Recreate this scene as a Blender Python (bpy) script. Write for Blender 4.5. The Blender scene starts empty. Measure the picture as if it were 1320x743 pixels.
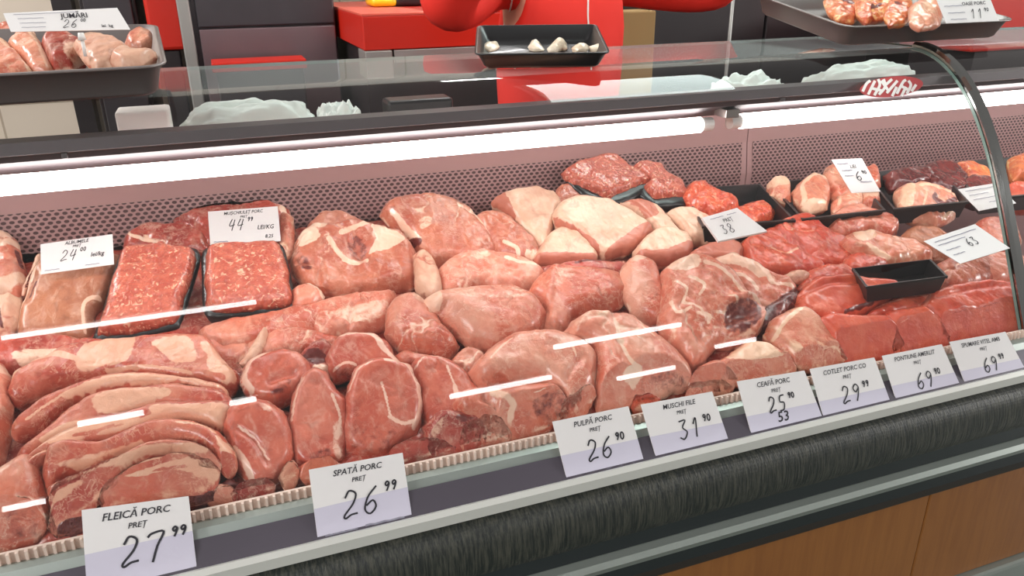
import bpy, bmesh, math, random
import numpy as np
from mathutils import Vector, Matrix, noise, geometry

random.seed(7)
S = bpy.context.scene
COL = S.collection

# ------------------------------------------------------------------ camera
EYE = 1.45
F_PX = 1000.0
RM = np.array([[0.93709673, 0.14231758, -0.31874038],
               [-0.34894778, 0.35778413, -0.86615585],
               [-0.00922896, 0.92289556, 0.38493974]])
cam_data = bpy.data.cameras.new('camera')
cam = bpy.data.objects.new('camera', cam_data)
COL.objects.link(cam)
cam_data.sensor_width = 36.0
cam_data.lens = 36.0 * F_PX / 1320.0
cam_data.clip_start = 0.02
M4 = Matrix([list(RM[0]), list(RM[1]), list(RM[2])]).to_4x4()
M4.translation = Vector((0, 0, EYE))
cam.matrix_world = M4
S.camera = cam

# ------------------------------------------------------------------ view, world, light
S.view_settings.view_transform = 'Standard'
S.view_settings.look = 'None'
S.view_settings.gamma = 1.0
S.view_settings.exposure = -0.13
S.view_settings.use_curve_mapping = False
S.cycles.max_bounces = 8
S.cycles.transparent_max_bounces = 16
S.cycles.sample_clamp_indirect = 6.0

w = bpy.data.worlds.new('shop_air')
S.world = w
w.use_nodes = True
w.node_tree.nodes['Background'].inputs[0].default_value = (1.0, 0.95, 0.92, 1)
w.node_tree.nodes['Background'].inputs[1].default_value = 0.36
TUBE_POWER = 16.5      # case tubes
SHOP_TUBE = 26.0       # bare ceiling tubes
SHOP_PANEL = 16.0


# unseen fill lights added left and right, their glass reflections out of view
def area(name, loc, size, power, color, target):
    d = bpy.data.lights.new(name, 'AREA')
    d.shape = 'RECTANGLE'; d.size = size[0]; d.size_y = size[1]
    d.energy = power; d.color = color
    o = bpy.data.objects.new(name, d); COL.objects.link(o)
    o.location = loc
    o.rotation_euler = (Vector(target) - Vector(loc)).to_track_quat('-Z', 'Y').to_euler()
    return o
area('fill_light_left', (-2.8, -1.4, 2.9), (1.6, .8), 95, (1.0, 0.98, 0.96), (0.3, 0.8, 0.9))
area('fill_light_right', (7.6, -1.6, 2.9), (1.4, .8), 270, (1.0, 0.98, 0.96), (0.6, 0.8, 0.9))
area('service_light', (-1.6, 2.0, 2.9), (1.2, .5), 60, (1.0, 0.95, 0.92), (0.8, 2.4, 1.1))

# ------------------------------------------------------------------ helpers
def ray(px, py):
    return RM @ np.array([px - 660.0, -(py - 371.5), -F_PX])
def at(px, py, x=None, y=None, z=None):
    r = ray(px, py)
    k = (x / r[0]) if x is not None else (y / r[1]) if y is not None else ((z - EYE) / r[2])
    return np.array([r[0] * k, r[1] * k, r[2] * k + EYE])
def to_px(P):
    Q = (np.asarray(P) - np.array([0, 0, EYE])) @ RM
    return np.stack([660 + F_PX * Q[:, 0] / -Q[:, 2], 371.5 - F_PX * Q[:, 1] / -Q[:, 2]], 1)

def tag(o, label=None, cat=None, group=None, kind=None):
    if label: o['label'] = label
    if cat: o['category'] = cat
    if group: o['group'] = group
    if kind: o['kind'] = kind
    return o
def empty(name, loc, label=None, cat=None, group=None, kind=None):
    o = bpy.data.objects.new(name, None); COL.objects.link(o)
    o.location = loc; o.empty_display_size = 0.05
    return tag(o, label, cat, group, kind)
def link(name, me, mat=None, parent=None, smooth=True):
    o = bpy.data.objects.new(name, me); COL.objects.link(o)
    if mat is not None:
        for m in (mat if isinstance(mat, (list, tuple)) else [mat]):
            me.materials.append(m)
    if smooth:
        me.polygons.foreach_set('use_smooth', [True] * len(me.polygons))
    if parent is not None:
        o.parent = parent
        bpy.context.view_layer.update() if False else None
        o.matrix_parent_inverse = Matrix.Translation(-Vector(parent.location))
    return o
def mesh(name, verts, faces, mat=None, parent=None, smooth=False, origin=True):
    v = np.array(verts, dtype=float)
    c = v.mean(0) if origin else np.zeros(3)
    if origin: c[2] = v[:, 2].min()
    me = bpy.data.meshes.new(name)
    me.from_pydata([tuple(p - c) for p in v], [], faces)
    me.update()
    o = link(name, me, mat, parent, smooth)
    o.location = c
    return o
class MB:
    """collects shapes into one mesh"""
    def __init__(s): s.v = []; s.f = []; s.m = []
    def add(s, v, f, mi=0):
        n = len(s.v); s.v += [tuple(p) for p in v]; s.f += [tuple(i + n for i in q) for q in f]; s.m += [mi] * len(f)
    def box(s, x0, x1, y0, y1, z0, z1, mi=0, b=0.0):
        if b <= 0:
            v = [(x, y, z) for z in (z0, z1) for x, y in ((x0, y0), (x1, y0), (x1, y1), (x0, y1))]
            s.add(v, [(3, 2, 1, 0), (4, 5, 6, 7), (0, 1, 5, 4), (1, 2, 6, 5), (2, 3, 7, 6), (3, 0, 4, 7)], mi)
        else:
            bm = bmesh.new()
            bmesh.ops.create_cube(bm, size=1.0)
            for q in bm.verts:
                q.co = Vector(((x0 + x1) / 2 + q.co.x * (x1 - x0), (y0 + y1) / 2 + q.co.y * (y1 - y0), (z0 + z1) / 2 + q.co.z * (z1 - z0)))
            bmesh.ops.bevel(bm, geom=list(bm.edges), offset=b, segments=2, profile=0.5, affect='EDGES')
            bm.verts.ensure_lookup_table()
            s.add([q.co[:] for q in bm.verts], [[q.index for q in f.verts] for f in bm.faces], mi); bm.free()
    def sweep(s, prof, x0, x1, closed=True, mi=0, nx=1, caps=True):
        """profile of (y, z) points swept along x"""
        n = len(prof); v = []; f = []
        for i in range(nx + 1):
            x = x0 + (x1 - x0) * i / nx
            v += [(x, p[0], p[1]) for p in prof]
        for i in range(nx):
            for k in range(n if closed else n - 1):
                a = i * n + k; b2 = i * n + (k + 1) % n
                f.append((a, b2, b2 + n, a + n))
        if closed and caps:
            f.append(tuple(range(n))[::-1]); f.append(tuple(range(nx * n, nx * n + n)))
        s.add(v, f, mi)
    def tube(s, a, b, r, n=12, mi=0, r2=None):
        a = Vector(a); b = Vector(b); d = (b - a).normalized(); r2 = r if r2 is None else r2
        u = d.orthogonal().normalized(); w_ = d.cross(u)
        v = []
        for c, rr in ((a, r), (b, r2)):
            v += [tuple(c + rr * (math.cos(2 * math.pi * k / n) * u + math.sin(2 * math.pi * k / n) * w_)) for k in range(n)]
        f = [(k, (k + 1) % n, n + (k + 1) % n, n + k) for k in range(n)] + [tuple(range(n))[::-1], tuple(range(n, 2 * n))]
        s.add(v, f, mi)
    def build(s, name, mat, parent=None, smooth=False, origin=True):
        o = mesh(name, s.v, s.f, mat, parent, smooth, origin)
        if any(s.m): o.data.polygons.foreach_set('material_index', s.m)
        bm = bmesh.new(); bm.from_mesh(o.data); bmesh.ops.recalc_face_normals(bm, faces=bm.faces); bm.to_mesh(o.data); bm.free()
        return o
def catmull(P, n, closed=True):
    P = np.asarray(P, float); out = []
    m = len(P)
    rng = range(m) if closed else range(m - 1)
    for i in rng:
        if closed: p0, p1, p2, p3 = P[(i - 1) % m], P[i], P[(i + 1) % m], P[(i + 2) % m]
        else:
            p1, p2 = P[i], P[i + 1]; p0 = P[i - 1] if i else 2 * p1 - p2; p3 = P[i + 2] if i + 2 < m else 2 * p2 - p1
        for k in range(n):
            t = k / n
            out.append(.5 * ((2 * p1) + (-p0 + p2) * t + (2 * p0 - 5 * p1 + 4 * p2 - p3) * t * t + (-p0 + 3 * p1 - 3 * p2 + p3) * t ** 3))
    if not closed: out.append(P[-1])
    return np.array(out)

# ------------------------------------------------------------------ materials
def srgb(r, g, b):
    f = lambda c: (c / 255 / 12.92) if c / 255 <= .04045 else ((c / 255 + .055) / 1.055) ** 2.4
    return (f(r), f(g), f(b), 1.0)
class NT:
    def __init__(s, name):
        s.m = bpy.data.materials.new(name); s.m.use_nodes = True
        s.t = s.m.node_tree; s.b = s.t.nodes['Principled BSDF']; s.out = s.t.nodes['Material Output']
    def n(s, typ, **kw):
        nd = s.t.nodes.new(typ)
        for k, v in kw.items():
            if hasattr(nd, k): setattr(nd, k, v)
        return nd
    def l(s, a, b): s.t.links.new(a, b)
    def val(s, sock, v):
        if hasattr(v, 'is_linked') or isinstance(v, bpy.types.NodeSocket): s.l(v, sock)
        else: sock.default_value = v
    def mix(s, fac, a, b, blend='MIX'):
        nd = s.n('ShaderNodeMix', data_type='RGBA', blend_type=blend)
        s.val(nd.inputs[0], fac); s.val(nd.inputs[6], a); s.val(nd.inputs[7], b)
        return nd.outputs[2]
    def math(s, op, a, b=0.0, c=None, clamp=False):
        nd = s.n('ShaderNodeMath', operation=op, use_clamp=clamp)
        s.val(nd.inputs[0], a); s.val(nd.inputs[1], b)
        if c is not None: s.val(nd.inputs[2], c)
        return nd.outputs[0]
    def ramp(s, v, lo, hi):
        nd = s.n('ShaderNodeMapRange', interpolation_type='SMOOTHSTEP')
        s.val(nd.inputs[0], v); nd.inputs[1].default_value = lo; nd.inputs[2].default_value = hi
        return nd.outputs[0]
    def coord(s, scale=(1, 1, 1), rot=(0, 0, 0), rnd=0.0):
        tc = s.n('ShaderNodeTexCoord'); mp = s.n('ShaderNodeMapping')
        s.l(tc.outputs['Object'], mp.inputs[0]); mp.inputs['Scale'].default_value = scale; mp.inputs['Rotation'].default_value = rot
        if rnd:
            oi = s.n('ShaderNodeObjectInfo'); v = s.n('ShaderNodeVectorMath', operation='SCALE')
            cx = s.n('ShaderNodeCombineXYZ'); s.l(oi.outputs['Random'], cx.inputs[0]); s.l(oi.outputs['Random'], cx.inputs[1])
            s.l(cx.outputs[0], v.inputs[0]); v.inputs['Scale'].default_value = rnd
            s.l(v.outputs[0], mp.inputs['Location'])
        return mp.outputs[0]
    def noise(s, vec, scale, detail=3, rough=.5, dist=0.0):
        nd = s.n('ShaderNodeTexNoise'); s.l(vec, nd.inputs['Vector'])
        nd.inputs['Scale'].default_value = scale; nd.inputs['Detail'].default_value = detail
        nd.inputs['Roughness'].default_value = rough; nd.inputs['Distortion'].default_value = dist
        return nd.outputs[0]
    def bump(s, h, strength, dist=.001):
        nd = s.n('ShaderNodeBump'); s.l(h, nd.inputs['Height']); nd.inputs['Strength'].default_value = strength
        nd.inputs['Distance'].default_value = dist; s.l(nd.outputs[0], s.b.inputs['Normal']); return nd
    def set(s, **kw):
        for k, v in kw.items(): s.val(s.b.inputs[k.replace('_', ' ')], v)
        return s.m
def plain(name, col, rough=.5, metal=0.0, var=.0, coat=0.0, bump=0.0, bscale=200, spec=.5):
    t = NT(name); c = col
    if var:
        v = t.coord(rnd=5); c = t.mix(t.math('MULTIPLY', t.noise(v, 9, 4), var), col, tuple(x * .35 for x in col[:3]) + (1,))
    if bump:
        t.bump(t.noise(t.coord(), bscale, 3), bump)
    t.set(Base_Color=c, Roughness=rough, Metallic=metal, Coat_Weight=coat, Specular_IOR_Level=spec)
    return t.m
def meat(name, lean, lean2, fat, marble=.25, rough=.30, fibre=18.0, coat=.35, bump=.5, dark=(.13, .016, .012, 1), film=0.0):
    t = NT(name)
    v = t.coord(rnd=37)
    vs = t.coord(scale=(1, .22, 1), rot=(0, 0, .5), rnd=23)
    n1 = t.noise(v, 16, 4, .6)
    n2 = t.noise(vs, 75, 4, .6, .6)
    n3 = t.noise(v, 55, 5, .65, .5)
    c = t.mix(t.ramp(n1, .38, .62), lean, lean2)
    nb = t.noise(v, 38, 4, .6, .8)
    c = t.mix(t.math('MULTIPLY', t.ramp(nb, .55, .70), .45), c, tuple(x * .62 for x in lean2[:3]) + (1,))
    c = t.mix(t.math('MULTIPLY', t.ramp(nb, .47, .34), .30), c, tuple(.5 * a + .5 * b_ for a, b_ in zip(lean[:3], fat[:3])) + (1,))
    c = t.mix(t.math('MULTIPLY', t.ramp(n2, .5, .72), .30), c, fat)
    # silver skin: pale milky areas
    if film:
        nf = t.noise(t.coord(scale=(1, .5, 1), rnd=11), 11, 3, .5, .8)
        c = t.mix(t.math('MULTIPLY', t.ramp(nf, .46, .70), film), c, tuple(.55 * a + .45 * b for a, b in zip(fat[:3], lean[:3])) + (1,))
    # marbling lines
    mg = t.math('ABSOLUTE', t.math('SUBTRACT', n3, .5))
    mline = t.math('SUBTRACT', 1.0, t.ramp(mg, .0, .028))
    mm = t.math('MULTIPLY', t.math('MULTIPLY', mline, t.ramp(n1, .42, .6)), marble)
    c = t.mix(mm, c, fat)
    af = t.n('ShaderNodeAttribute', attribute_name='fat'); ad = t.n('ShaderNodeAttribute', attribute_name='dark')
    n5 = t.noise(v, 140, 3, .6, .4)
    nn = t.math('ADD', t.math('MULTIPLY', t.math('SUBTRACT', n3, .5), 1.0), t.math('MULTIPLY', t.math('SUBTRACT', n5, .5), .5))
    fm = t.ramp(t.math('ADD', af.outputs['Fac'], nn), .36, .72)
    fcol = t.mix(t.ramp(n1, .3, .75), fat, tuple(a * b for a, b in zip(fat[:3], (.93, .78, .74))) + (1,))
    c = t.mix(fm, c, fcol)
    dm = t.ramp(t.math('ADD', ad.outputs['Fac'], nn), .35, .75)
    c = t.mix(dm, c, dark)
    h = t.math('ADD', t.math('MULTIPLY', n2, .6), t.math('MULTIPLY', n3, 1.2))
    t.bump(h, bump, .0035)
    r = t.math('ADD', rough, t.math('MULTIPLY', t.math('SUBTRACT', n1, .5), .25))
    t.set(Base_Color=c, Roughness=r, Coat_Weight=coat, Coat_Roughness=.2, Specular_IOR_Level=.45)
    t.b.inputs['Subsurface Weight'].default_value = 0.0
    return t.m
FAT = srgb(232, 196, 172); FATP = srgb(238, 196, 178)
M = {}
M['pork'] = meat('pork_meat', srgb(208, 116, 90), srgb(186, 86, 64), FAT, .45, film=.4)
M['porkp'] = meat('pork_pale', srgb(214, 132, 108), srgb(196, 100, 76), FAT, .5, film=.6)
M['porkb'] = meat('pork_brownish', srgb(190, 108, 82), srgb(172, 84, 64), FAT, .25, film=.25)
M['porkr'] = meat('pork_red', srgb(180, 74, 58), srgb(150, 50, 40), FAT, .4)
M['steak'] = meat('pork_steak', srgb(202, 104, 82), srgb(182, 80, 62), srgb(236, 198, 178), .2, film=.2, bump=.3)
M['rind'] = meat('pork_rind', srgb(178, 112, 80), srgb(162, 96, 68), FAT, 0, film=.0, rough=.45)
M['skin'] = meat('pale_fat', srgb(218, 178, 152), srgb(208, 156, 130), srgb(184, 108, 86), .08, rough=.5, bump=.4, film=0)
M['bacon'] = meat('belly_meat', srgb(198, 100, 78), srgb(172, 66, 50), srgb(228, 178, 150), .6, film=.5)
M['beef'] = meat('beef_meat', srgb(204, 84, 58), srgb(182, 58, 42), srgb(230, 170, 140), .3, film=.12)
M['beefr'] = meat('beef_bright', srgb(212, 94, 66), srgb(198, 70, 48), srgb(228, 140, 118), .12, film=.06, bump=.25)
M['scrap'] = meat('white_scraps', srgb(236, 222, 200), srgb(226, 200, 170), FAT, 0, film=0)
M['liver'] = meat('liver_meat', srgb(112, 44, 40), srgb(84, 28, 28), srgb(150, 90, 84), .1, rough=.2, coat=.5)
M['chick'] = meat('trotter_meat', srgb(216, 142, 114), srgb(198, 100, 76), srgb(236, 198, 168), .4, film=.5)
M['smoked'] = meat('smoked_pieces', srgb(214, 122, 72), srgb(184, 72, 44), srgb(236, 190, 130), .4)

def mince_mat(name, a, b, fatc):
    t = NT(name); v = t.coord(rnd=9)
    vo = t.n('ShaderNodeTexVoronoi'); t.l(t.coord(scale=(1, 1, .6), rnd=9), vo.inputs['Vector']); vo.inputs['Scale'].default_value = 190
    n = t.noise(v, 60, 4); n4 = t.noise(v, 130, 3, .6, 1.0)
    c = t.mix(t.ramp(n, .35, .65), a, b)
    c = t.mix(t.math('MULTIPLY', t.ramp(n4, .57, .66), .8), c, fatc)
    c = t.mix(t.math('MULTIPLY', t.ramp(vo.outputs['Distance'], .5, .9), .4), c, tuple(x * .5 for x in a[:3]) + (1,))
    t.bump(t.math('ADD', t.math('MULTIPLY', vo.outputs['Distance'], -1.0), t.math('MULTIPLY', n4, .8)), .8, .002)
    t.set(Base_Color=c, Roughness=.35, Coat_Weight=.5, Coat_Roughness=.15); return t.m
M['mince'] = mince_mat('minced_meat', srgb(196, 100, 78), srgb(176, 76, 58), srgb(238, 190, 158))
M['mincer'] = mince_mat('minced_red', srgb(216, 92, 56), srgb(200, 70, 44), srgb(236, 150, 110))

M['black'] = plain('black_plastic', srgb(22, 20, 22), .35, coat=.1)
M['dkrub'] = plain('dark_rubber', srgb(34, 40, 42), .5)
M['steel'] = plain('brushed_steel', srgb(176, 168, 164), .28, .9, bump=.05, bscale=60)
M['chrome'] = plain('polished_chrome', srgb(150, 152, 150), .12, 1.0)
M['whitepl'] = plain('white_plastic', srgb(232, 228, 224), .4)
M['rail'] = plain('dark_grey_rail', srgb(92, 86, 88), .42, .35)
M['housing'] = plain('lamp_housing', srgb(62, 54, 57), .6, .1)
M['case'] = plain('case_steel', srgb(150, 120, 120), .35, .5)
M['greyg'] = plain('grey_green_alu', srgb(150, 158, 152), .35, .5)
M['strip'] = plain('price_channel_grey', srgb(84, 78, 88), .3, .15, coat=.3, var=.3)
M['lip'] = plain('bright_alu', srgb(222, 222, 216), .3, .4)
M['cream'] = plain('cream_plastic', srgb(226, 204, 190), .5)
M['paper'] = plain('card_paper', srgb(226, 223, 222), .55)
M['paperl'] = plain('card_lilac', srgb(200, 196, 212), .45)
M['ink'] = plain('ink_black', srgb(38, 36, 44), .6)
M['inkg'] = plain('ink_grey', srgb(140, 138, 152), .6)
M['red'] = plain('red_laminate', srgb(196, 34, 16), .4)
M['redtop'] = plain('red_top', srgb(222, 96, 78), .45)
M['alu'] = plain('matt_alu', srgb(160, 158, 154), .4, .5)
M['trayfilm'] = plain('shrink_film', srgb(190, 186, 176), .15)

def glass_mat(name, tint=(1, 1, 1, 1), gain=1.0, haze=.0):
    t = NT(name)
    tr = t.n('ShaderNodeBsdfTransparent'); tr.inputs[0].default_value = tint
    gl = t.n('ShaderNodeBsdfGlossy'); gl.inputs['Roughness'].default_value = .0
    lw = t.n('ShaderNodeLayerWeight'); lw.inputs[0].default_value = .5
    p = t.math('POWER', lw.outputs['Facing'], 5.0)
    f = t.math('MULTIPLY_ADD', p, .80 * gain, .045 * gain, clamp=True)
    mx = t.n('ShaderNodeMixShader'); t.l(f, mx.inputs[0]); t.l(tr.outputs[0], mx.inputs[1]); t.l(gl.outputs[0], mx.inputs[2])
    df = t.n('ShaderNodeBsdfDiffuse'); df.inputs[0].default_value = (.80, .86, .83, 1)  # pale diffuse veil mixed in, lightens the glass where bright reflections are missing
    m2 = t.n('ShaderNodeMixShader'); m2.inputs[0].default_value = haze; t.l(mx.outputs[0], m2.inputs[1]); t.l(df.outputs[0], m2.inputs[2])
    t.l(m2.outputs[0], t.out.inputs[0]); return t.m
M['glass'] = glass_mat('case_glass', (.98, .985, .98, 1), haze=.006)
M['glasstop'] = glass_mat('case_glass_top', (.93, .96, .95, 1), 1.15, haze=.12)
t = NT('glass_inner'); tr = t.n('ShaderNodeBsdfTransparent'); t.l(tr.outputs[0], t.out.inputs[0]); M['glassin'] = t.m
M['glassedge'] = plain('glass_edge', srgb(120, 150, 142), .2)
def emit(name, col, s):
    t = NT(name); t.set(Base_Color=(.8, .8, .8, 1), Emission_Color=col, Emission_Strength=s); return t.m
M['tube'] = emit('tube_glow', (1.0, .93, .90, 1), TUBE_POWER)
M['shoptube'] = emit('ceiling_tube_glow', (1.0, 1.0, 1.0, 1), SHOP_TUBE)
M['shoppanel'] = emit('ceiling_panel_glow', (.86, 1.0, .96, 1), SHOP_PANEL)
M['slimpanel'] = emit('slim_lamp_glow', (1.0, 1.0, 1.0, 1), SHOP_PANEL * 3.5)

def perforated():
    t = NT('perforated_panel')
    tc = t.n('ShaderNodeTexCoord'); sx = t.n('ShaderNodeSeparateXYZ'); t.l(tc.outputs['Object'], sx.inputs[0])
    px, pz = .0115, .0066
    row = t.math('FLOOR', t.math('DIVIDE', sx.outputs[2], pz))
    off = t.math('MULTIPLY', t.math('MODULO', t.math('ADD', row, 1000), 2.0), .5)
    u = t.math('SUBTRACT', t.math('FRACT', t.math('ADD', t.math('ADD', t.math('DIVIDE', sx.outputs[0], px), off), 1000)), .5)
    v = t.math('SUBTRACT', t.math('FRACT', t.math('ADD', t.math('DIVIDE', sx.outputs[2], pz), 1000)), .5)
    d = t.math('SQRT', t.math('ADD', t.math('POWER', t.math('MULTIPLY', u, 1.15), 2), t.math('POWER', v, 2)))
    hole = t.math('SUBTRACT', 1.0, t.ramp(d, .33, .43))
    c = t.mix(hole, srgb(172, 134, 132), srgb(80, 54, 54))  # pink tint of the case lamps is put into the panel tone
    t.bump(t.math('MULTIPLY', hole, -1.0), .6, .002)
    t.set(Base_Color=c, Roughness=.45, Metallic=.1); return t.m
M['perf'] = perforated()
M['panel'] = plain('panel_enamel', srgb(180, 142, 140), .42, .1)  # pink cast of the meat lamps is mixed into this enamel colour

def wood():
    t = NT('orange_wood'); v = t.coord(scale=(1.5, 1, .12), rnd=3)
    n = t.noise(v, 60, 5, .6, .3); n2 = t.noise(t.coord(), 2.5, 2)
    c = t.mix(t.ramp(n, .3, .7), srgb(136, 84, 40), srgb(120, 70, 32)); c = t.mix(t.math('MULTIPLY', n2, .4), c, srgb(176, 124, 62))
    t.set(Base_Color=c, Roughness=.45); return t.m
M['wood'] = wood()
def bristle():
    t = NT('ribbed_bumper'); v = t.coord(scale=(1, .3, .07), rot=(0, -.30, 0))
    n = t.noise(v, 330, 3, .7); n2 = t.noise(t.coord(scale=(1, 1, 2)), 6, 3)
    c = t.mix(t.ramp(n, .35, .7), srgb(26, 32, 30), srgb(78, 78, 68))
    c = t.mix(t.math('MULTIPLY', n2, .5), c, srgb(26, 32, 32))
    t.bump(n, .6, .002); t.set(Base_Color=c, Roughness=.5); return t.m
M['bristle'] = bristle()
def tiles():
    t = NT('cream_wall_tiles'); br = t.n('ShaderNodeTexBrick'); tc = t.n('ShaderNodeTexCoord')
    sx = t.n('ShaderNodeSeparateXYZ'); cx = t.n('ShaderNodeCombineXYZ'); t.l(tc.outputs['Object'], sx.inputs[0])
    t.l(sx.outputs[0], cx.inputs[0]); t.l(sx.outputs[2], cx.inputs[1]); t.l(cx.outputs[0], br.inputs['Vector'])
    br.offset = 0.0; br.inputs['Color1'].default_value = srgb(222, 208, 190); br.inputs['Color2'].default_value = srgb(214, 200, 184)
    br.inputs['Mortar'].default_value = srgb(176, 160, 142); br.inputs['Scale'].default_value = 1.0
    br.inputs['Mortar Size'].default_value = .004; br.inputs['Brick Width'].default_value = .25; br.inputs['Row Height'].default_value = .25
    t.set(Base_Color=br.outputs[0], Roughness=.3); return t.m
M['tiles'] = tiles()
def floor_mat():
    t = NT('shop_floor_tiles'); c = t.mix(t.noise(t.coord(), 3, 4), srgb(110, 118, 110), srgb(88, 98, 92)); t.set(Base_Color=c, Roughness=.35); return t.m
M['floor'] = floor_mat()

# ================================================================== SETTING
XL, XR = -0.95, 3.3
def struct(o): o['kind'] = 'structure'; return o
b = MB(); b.box(-4, 7, -7, 4, -.05, 0); struct(b.build('floor', M['floor']))
b = MB(); b.box(-4, 7, 3.3, 3.4, 0, 3.2); struct(b.build('wall_back', M['tiles']))

# ================================================================== REFRIGERATED CASE
def glass_profile(n=61):
    s_ = np.linspace(0, .53077, n); th = 1.13645 * (1 - (s_ / .53077) ** 3.8777); ds = s_[1] - s_[0]
    y_ = .748 + np.r_[0, np.cumsum(np.cos((th[1:] + th[:-1]) / 2) * ds)]; z_ = .91371 + np.r_[0, np.cumsum(np.sin((th[1:] + th[:-1]) / 2) * ds)]
    return np.vstack([np.stack([y_, z_], 1), [[1.10, z_[-1]], [1.29, z_[-1]]]])
GP = glass_profile()
TAN = np.gradient(GP, axis=0); TAN /= np.linalg.norm(TAN, axis=1)[:, None]
GN = np.stack([-TAN[:, 1], TAN[:, 0]], 1)          # outward normal
def glass_hit(px, py, off=0.0):
    r = ray(px, py)
    for i in range(len(GP) - 1):
        a = GP[i] + GN[i] * off; c = GP[i + 1] + GN[i + 1] * off
        m_ = np.array([[r[1], -(c - a)[0]], [r[2], -(c - a)[1]]]); s_ = np.linalg.solve(m_, a - np.array([0, EYE]))
        if -1e-6 <= s_[1] <= 1 and s_[0] > 0: return r * s_[0] + np.array([0, 0, EYE])
    return None

case = empty('refrigerated_display_case', (0.9, 1.05, 0), 'long curved-glass refrigerated meat counter with steel deck and price rail', 'display case')
def part(bd, name, mat, parent=case, smooth=False, label=None):
    o = bd.build(name, mat, parent, smooth)
    if label: o['label'] = label
    return o
b = MB(); b.sweep([(.75, .862), (1.352, .941), (1.352, .925), (.75, .856)], XL, XR); part(b, 'deck', M['case'])
b = MB(); b.box(XL, XR, .73, 1.45, .10, .855); part(b, 'body', M['dkrub'])
# front rails
b = MB(); b.sweep([(.748, .917), (.745, .917), (.743, .905), (.748, .905)], XL, XR)
n = int((1.6 + .45) / .0082)
for i in range(n):
    x = -.45 + i * .0082
    b.box(x, x + .0026, .7395, .7435, .905, .918)
part(b, 'grille_lip', M['cream'])
b = MB(); b.sweep([(.745, .905), (.737, .9085), (.728, .907), (.722, .899), (.730, .893), (.745, .893)], XL, XR); part(b, 'upper_rail', M['greyg'])
b = MB(); b.sweep([(.7225, .8985), (.7165, .903), (.6925, .878), (.70, .872), (.735, .872), (.735, .893)], XL, XR)
part(b, 'price_channel', M['strip'])
b = MB(); b.sweep([(.6935, .8845), (.6865, .8885), (.6815, .884), (.6805, .872), (.688, .868), (.70, .868), (.70, .874)], XL, XR)
part(b, 'lower_rail', M['lip'], label='bright aluminium lip')
b = MB(); b.sweep(list(map(tuple, catmull([(.690, .869), (.676, .862), (.667, .848), (.663, .828), (.664, .812), (.669, .80)], 4, False))) + [(.74, .80), (.74, .869)], XL, XR)
part(b, 'ribbed_bumper', M['bristle'], smooth=False)
b = MB(); b.sweep([(.67, .801), (.672, .777), (.70, .777), (.74, .801)], XL, XR); part(b, 'lower_bumper', M['dkrub'])
b = MB(); b.sweep([(.672, .776), (.662, .774), (.657, .768), (.660, .759), (.74, .757), (.74, .776)], XL, XR); part(b, 'trim_stripe', M['greyg'])
b = MB(); b.sweep([(.663, .7585), (.666, .735), (.684, .703), (.74, .70), (.74, .757)], XL, XR); part(b, 'skirt_rail', M['dkrub'])
for k in range(4):
    x0 = -1.255 + 1.1 * k
    b = MB(); b.box(max(x0, XL) + .0015, min(x0 + 1.1, XR) - .0015, .70, .72, .489, .703, b=.002); part(b, 'wood_panel', M['wood'])
b = MB(); b.box(XL, XR, .685, .729, .44, .488, b=.006); part(b, 'kick_bumper', M['greyg'])
b = MB(); b.box(XL, XR, .72, .729, .0, .44); part(b, 'kick_plate', M['dkrub'])
# back panels
for k in range(3):
    x0 = max(-1.97 + 1.5 * k , XL); x1 = min(-.47 + 1.5 * k, XR)
    if k == 0: x0 = XL
    b = MB(); b.sweep([(1.352, .93), (1.345, 1.035), (1.3545, 1.10), (1.3545, 1.17), (1.365, 1.17), (1.365, .93)], x0 + .0012, x1 - .0012)
    p_ = part(b, 'back_panel', M['panel'])
    b = MB(); b.sweep([(1.3508, .945), (1.3445, 1.035), (1.3526, 1.100), (1.3533, 1.100), (1.3455, 1.035), (1.352, .945)], x0 + .014, x1 - .014)
    q_ = b.build('perforated_field', M['perf'], case); q_.parent = p_; q_.matrix_parent_inverse = Matrix.Translation(-p_.location - case.location + case.location) 
b = MB(); b.box(XL, .9, 1.366, 1.46, 1.165, 1.185, b=.003); b.box(.9, XR, 1.366, 1.46, 1.165, 1.185, b=.003); part(b, 'rear_shelf', M['steel'])
b = MB(); b.box(XL, XR, 1.40, 1.45, .86, 1.165); part(b, 'rear_wall', M['case'])
# light canopy
b = MB(); b.sweep([(.968, 1.277), (.966, 1.264), (.972, 1.2615), (.995, 1.2615), (1.0, 1.277)], XL, XR); part(b, 'canopy_rail', M['rail'])
b = MB(); b.sweep([(.972, 1.2613), (.976, 1.2545), (.988, 1.252), (1.072, 1.222), (1.076, 1.226), (1.0, 1.2613)], XL, XR)
part(b, 'lamp_reflector', M['housing'])
for (x, wd) in ((.722, .012), (1.955, .012), (-.51, .012), (.795, .004), (1.045, .003), (-.17, .003)):
    b = MB(); b.box(x - wd, x + wd, .99 if wd > .01 else .97, 1.022 if wd > .01 else .975, 1.233 if wd > .01 else 1.2555, 1.246 if wd > .01 else 1.2618, b=.001)
    part(b, 'lamp_holder' if wd > .01 else 'clip', M['steel'] if wd > .01 else M['rail'])
for (x0, x1) in ((-.495, .705), (.738, 1.938), (1.972, 3.172)):
    b = MB(); b.tube((x0 + .02, 1.02, 1.2205), (x1 - .02, 1.02, 1.2205), .0118, 16)
    tb = part(b, 'fluorescent_tube', M['tube'], smooth=True)
    for xa, xb in ((x0, x0 + .02), (x1 - .02, x1)):
        b = MB(); b.tube((xa, 1.02, 1.2205), (xb, 1.02, 1.2205), .0105, 16); e_ = b.build('end_cap', M['whitepl'], case); e_.parent = tb; e_.matrix_parent_inverse = Matrix.Translation(-tb.location)
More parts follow.
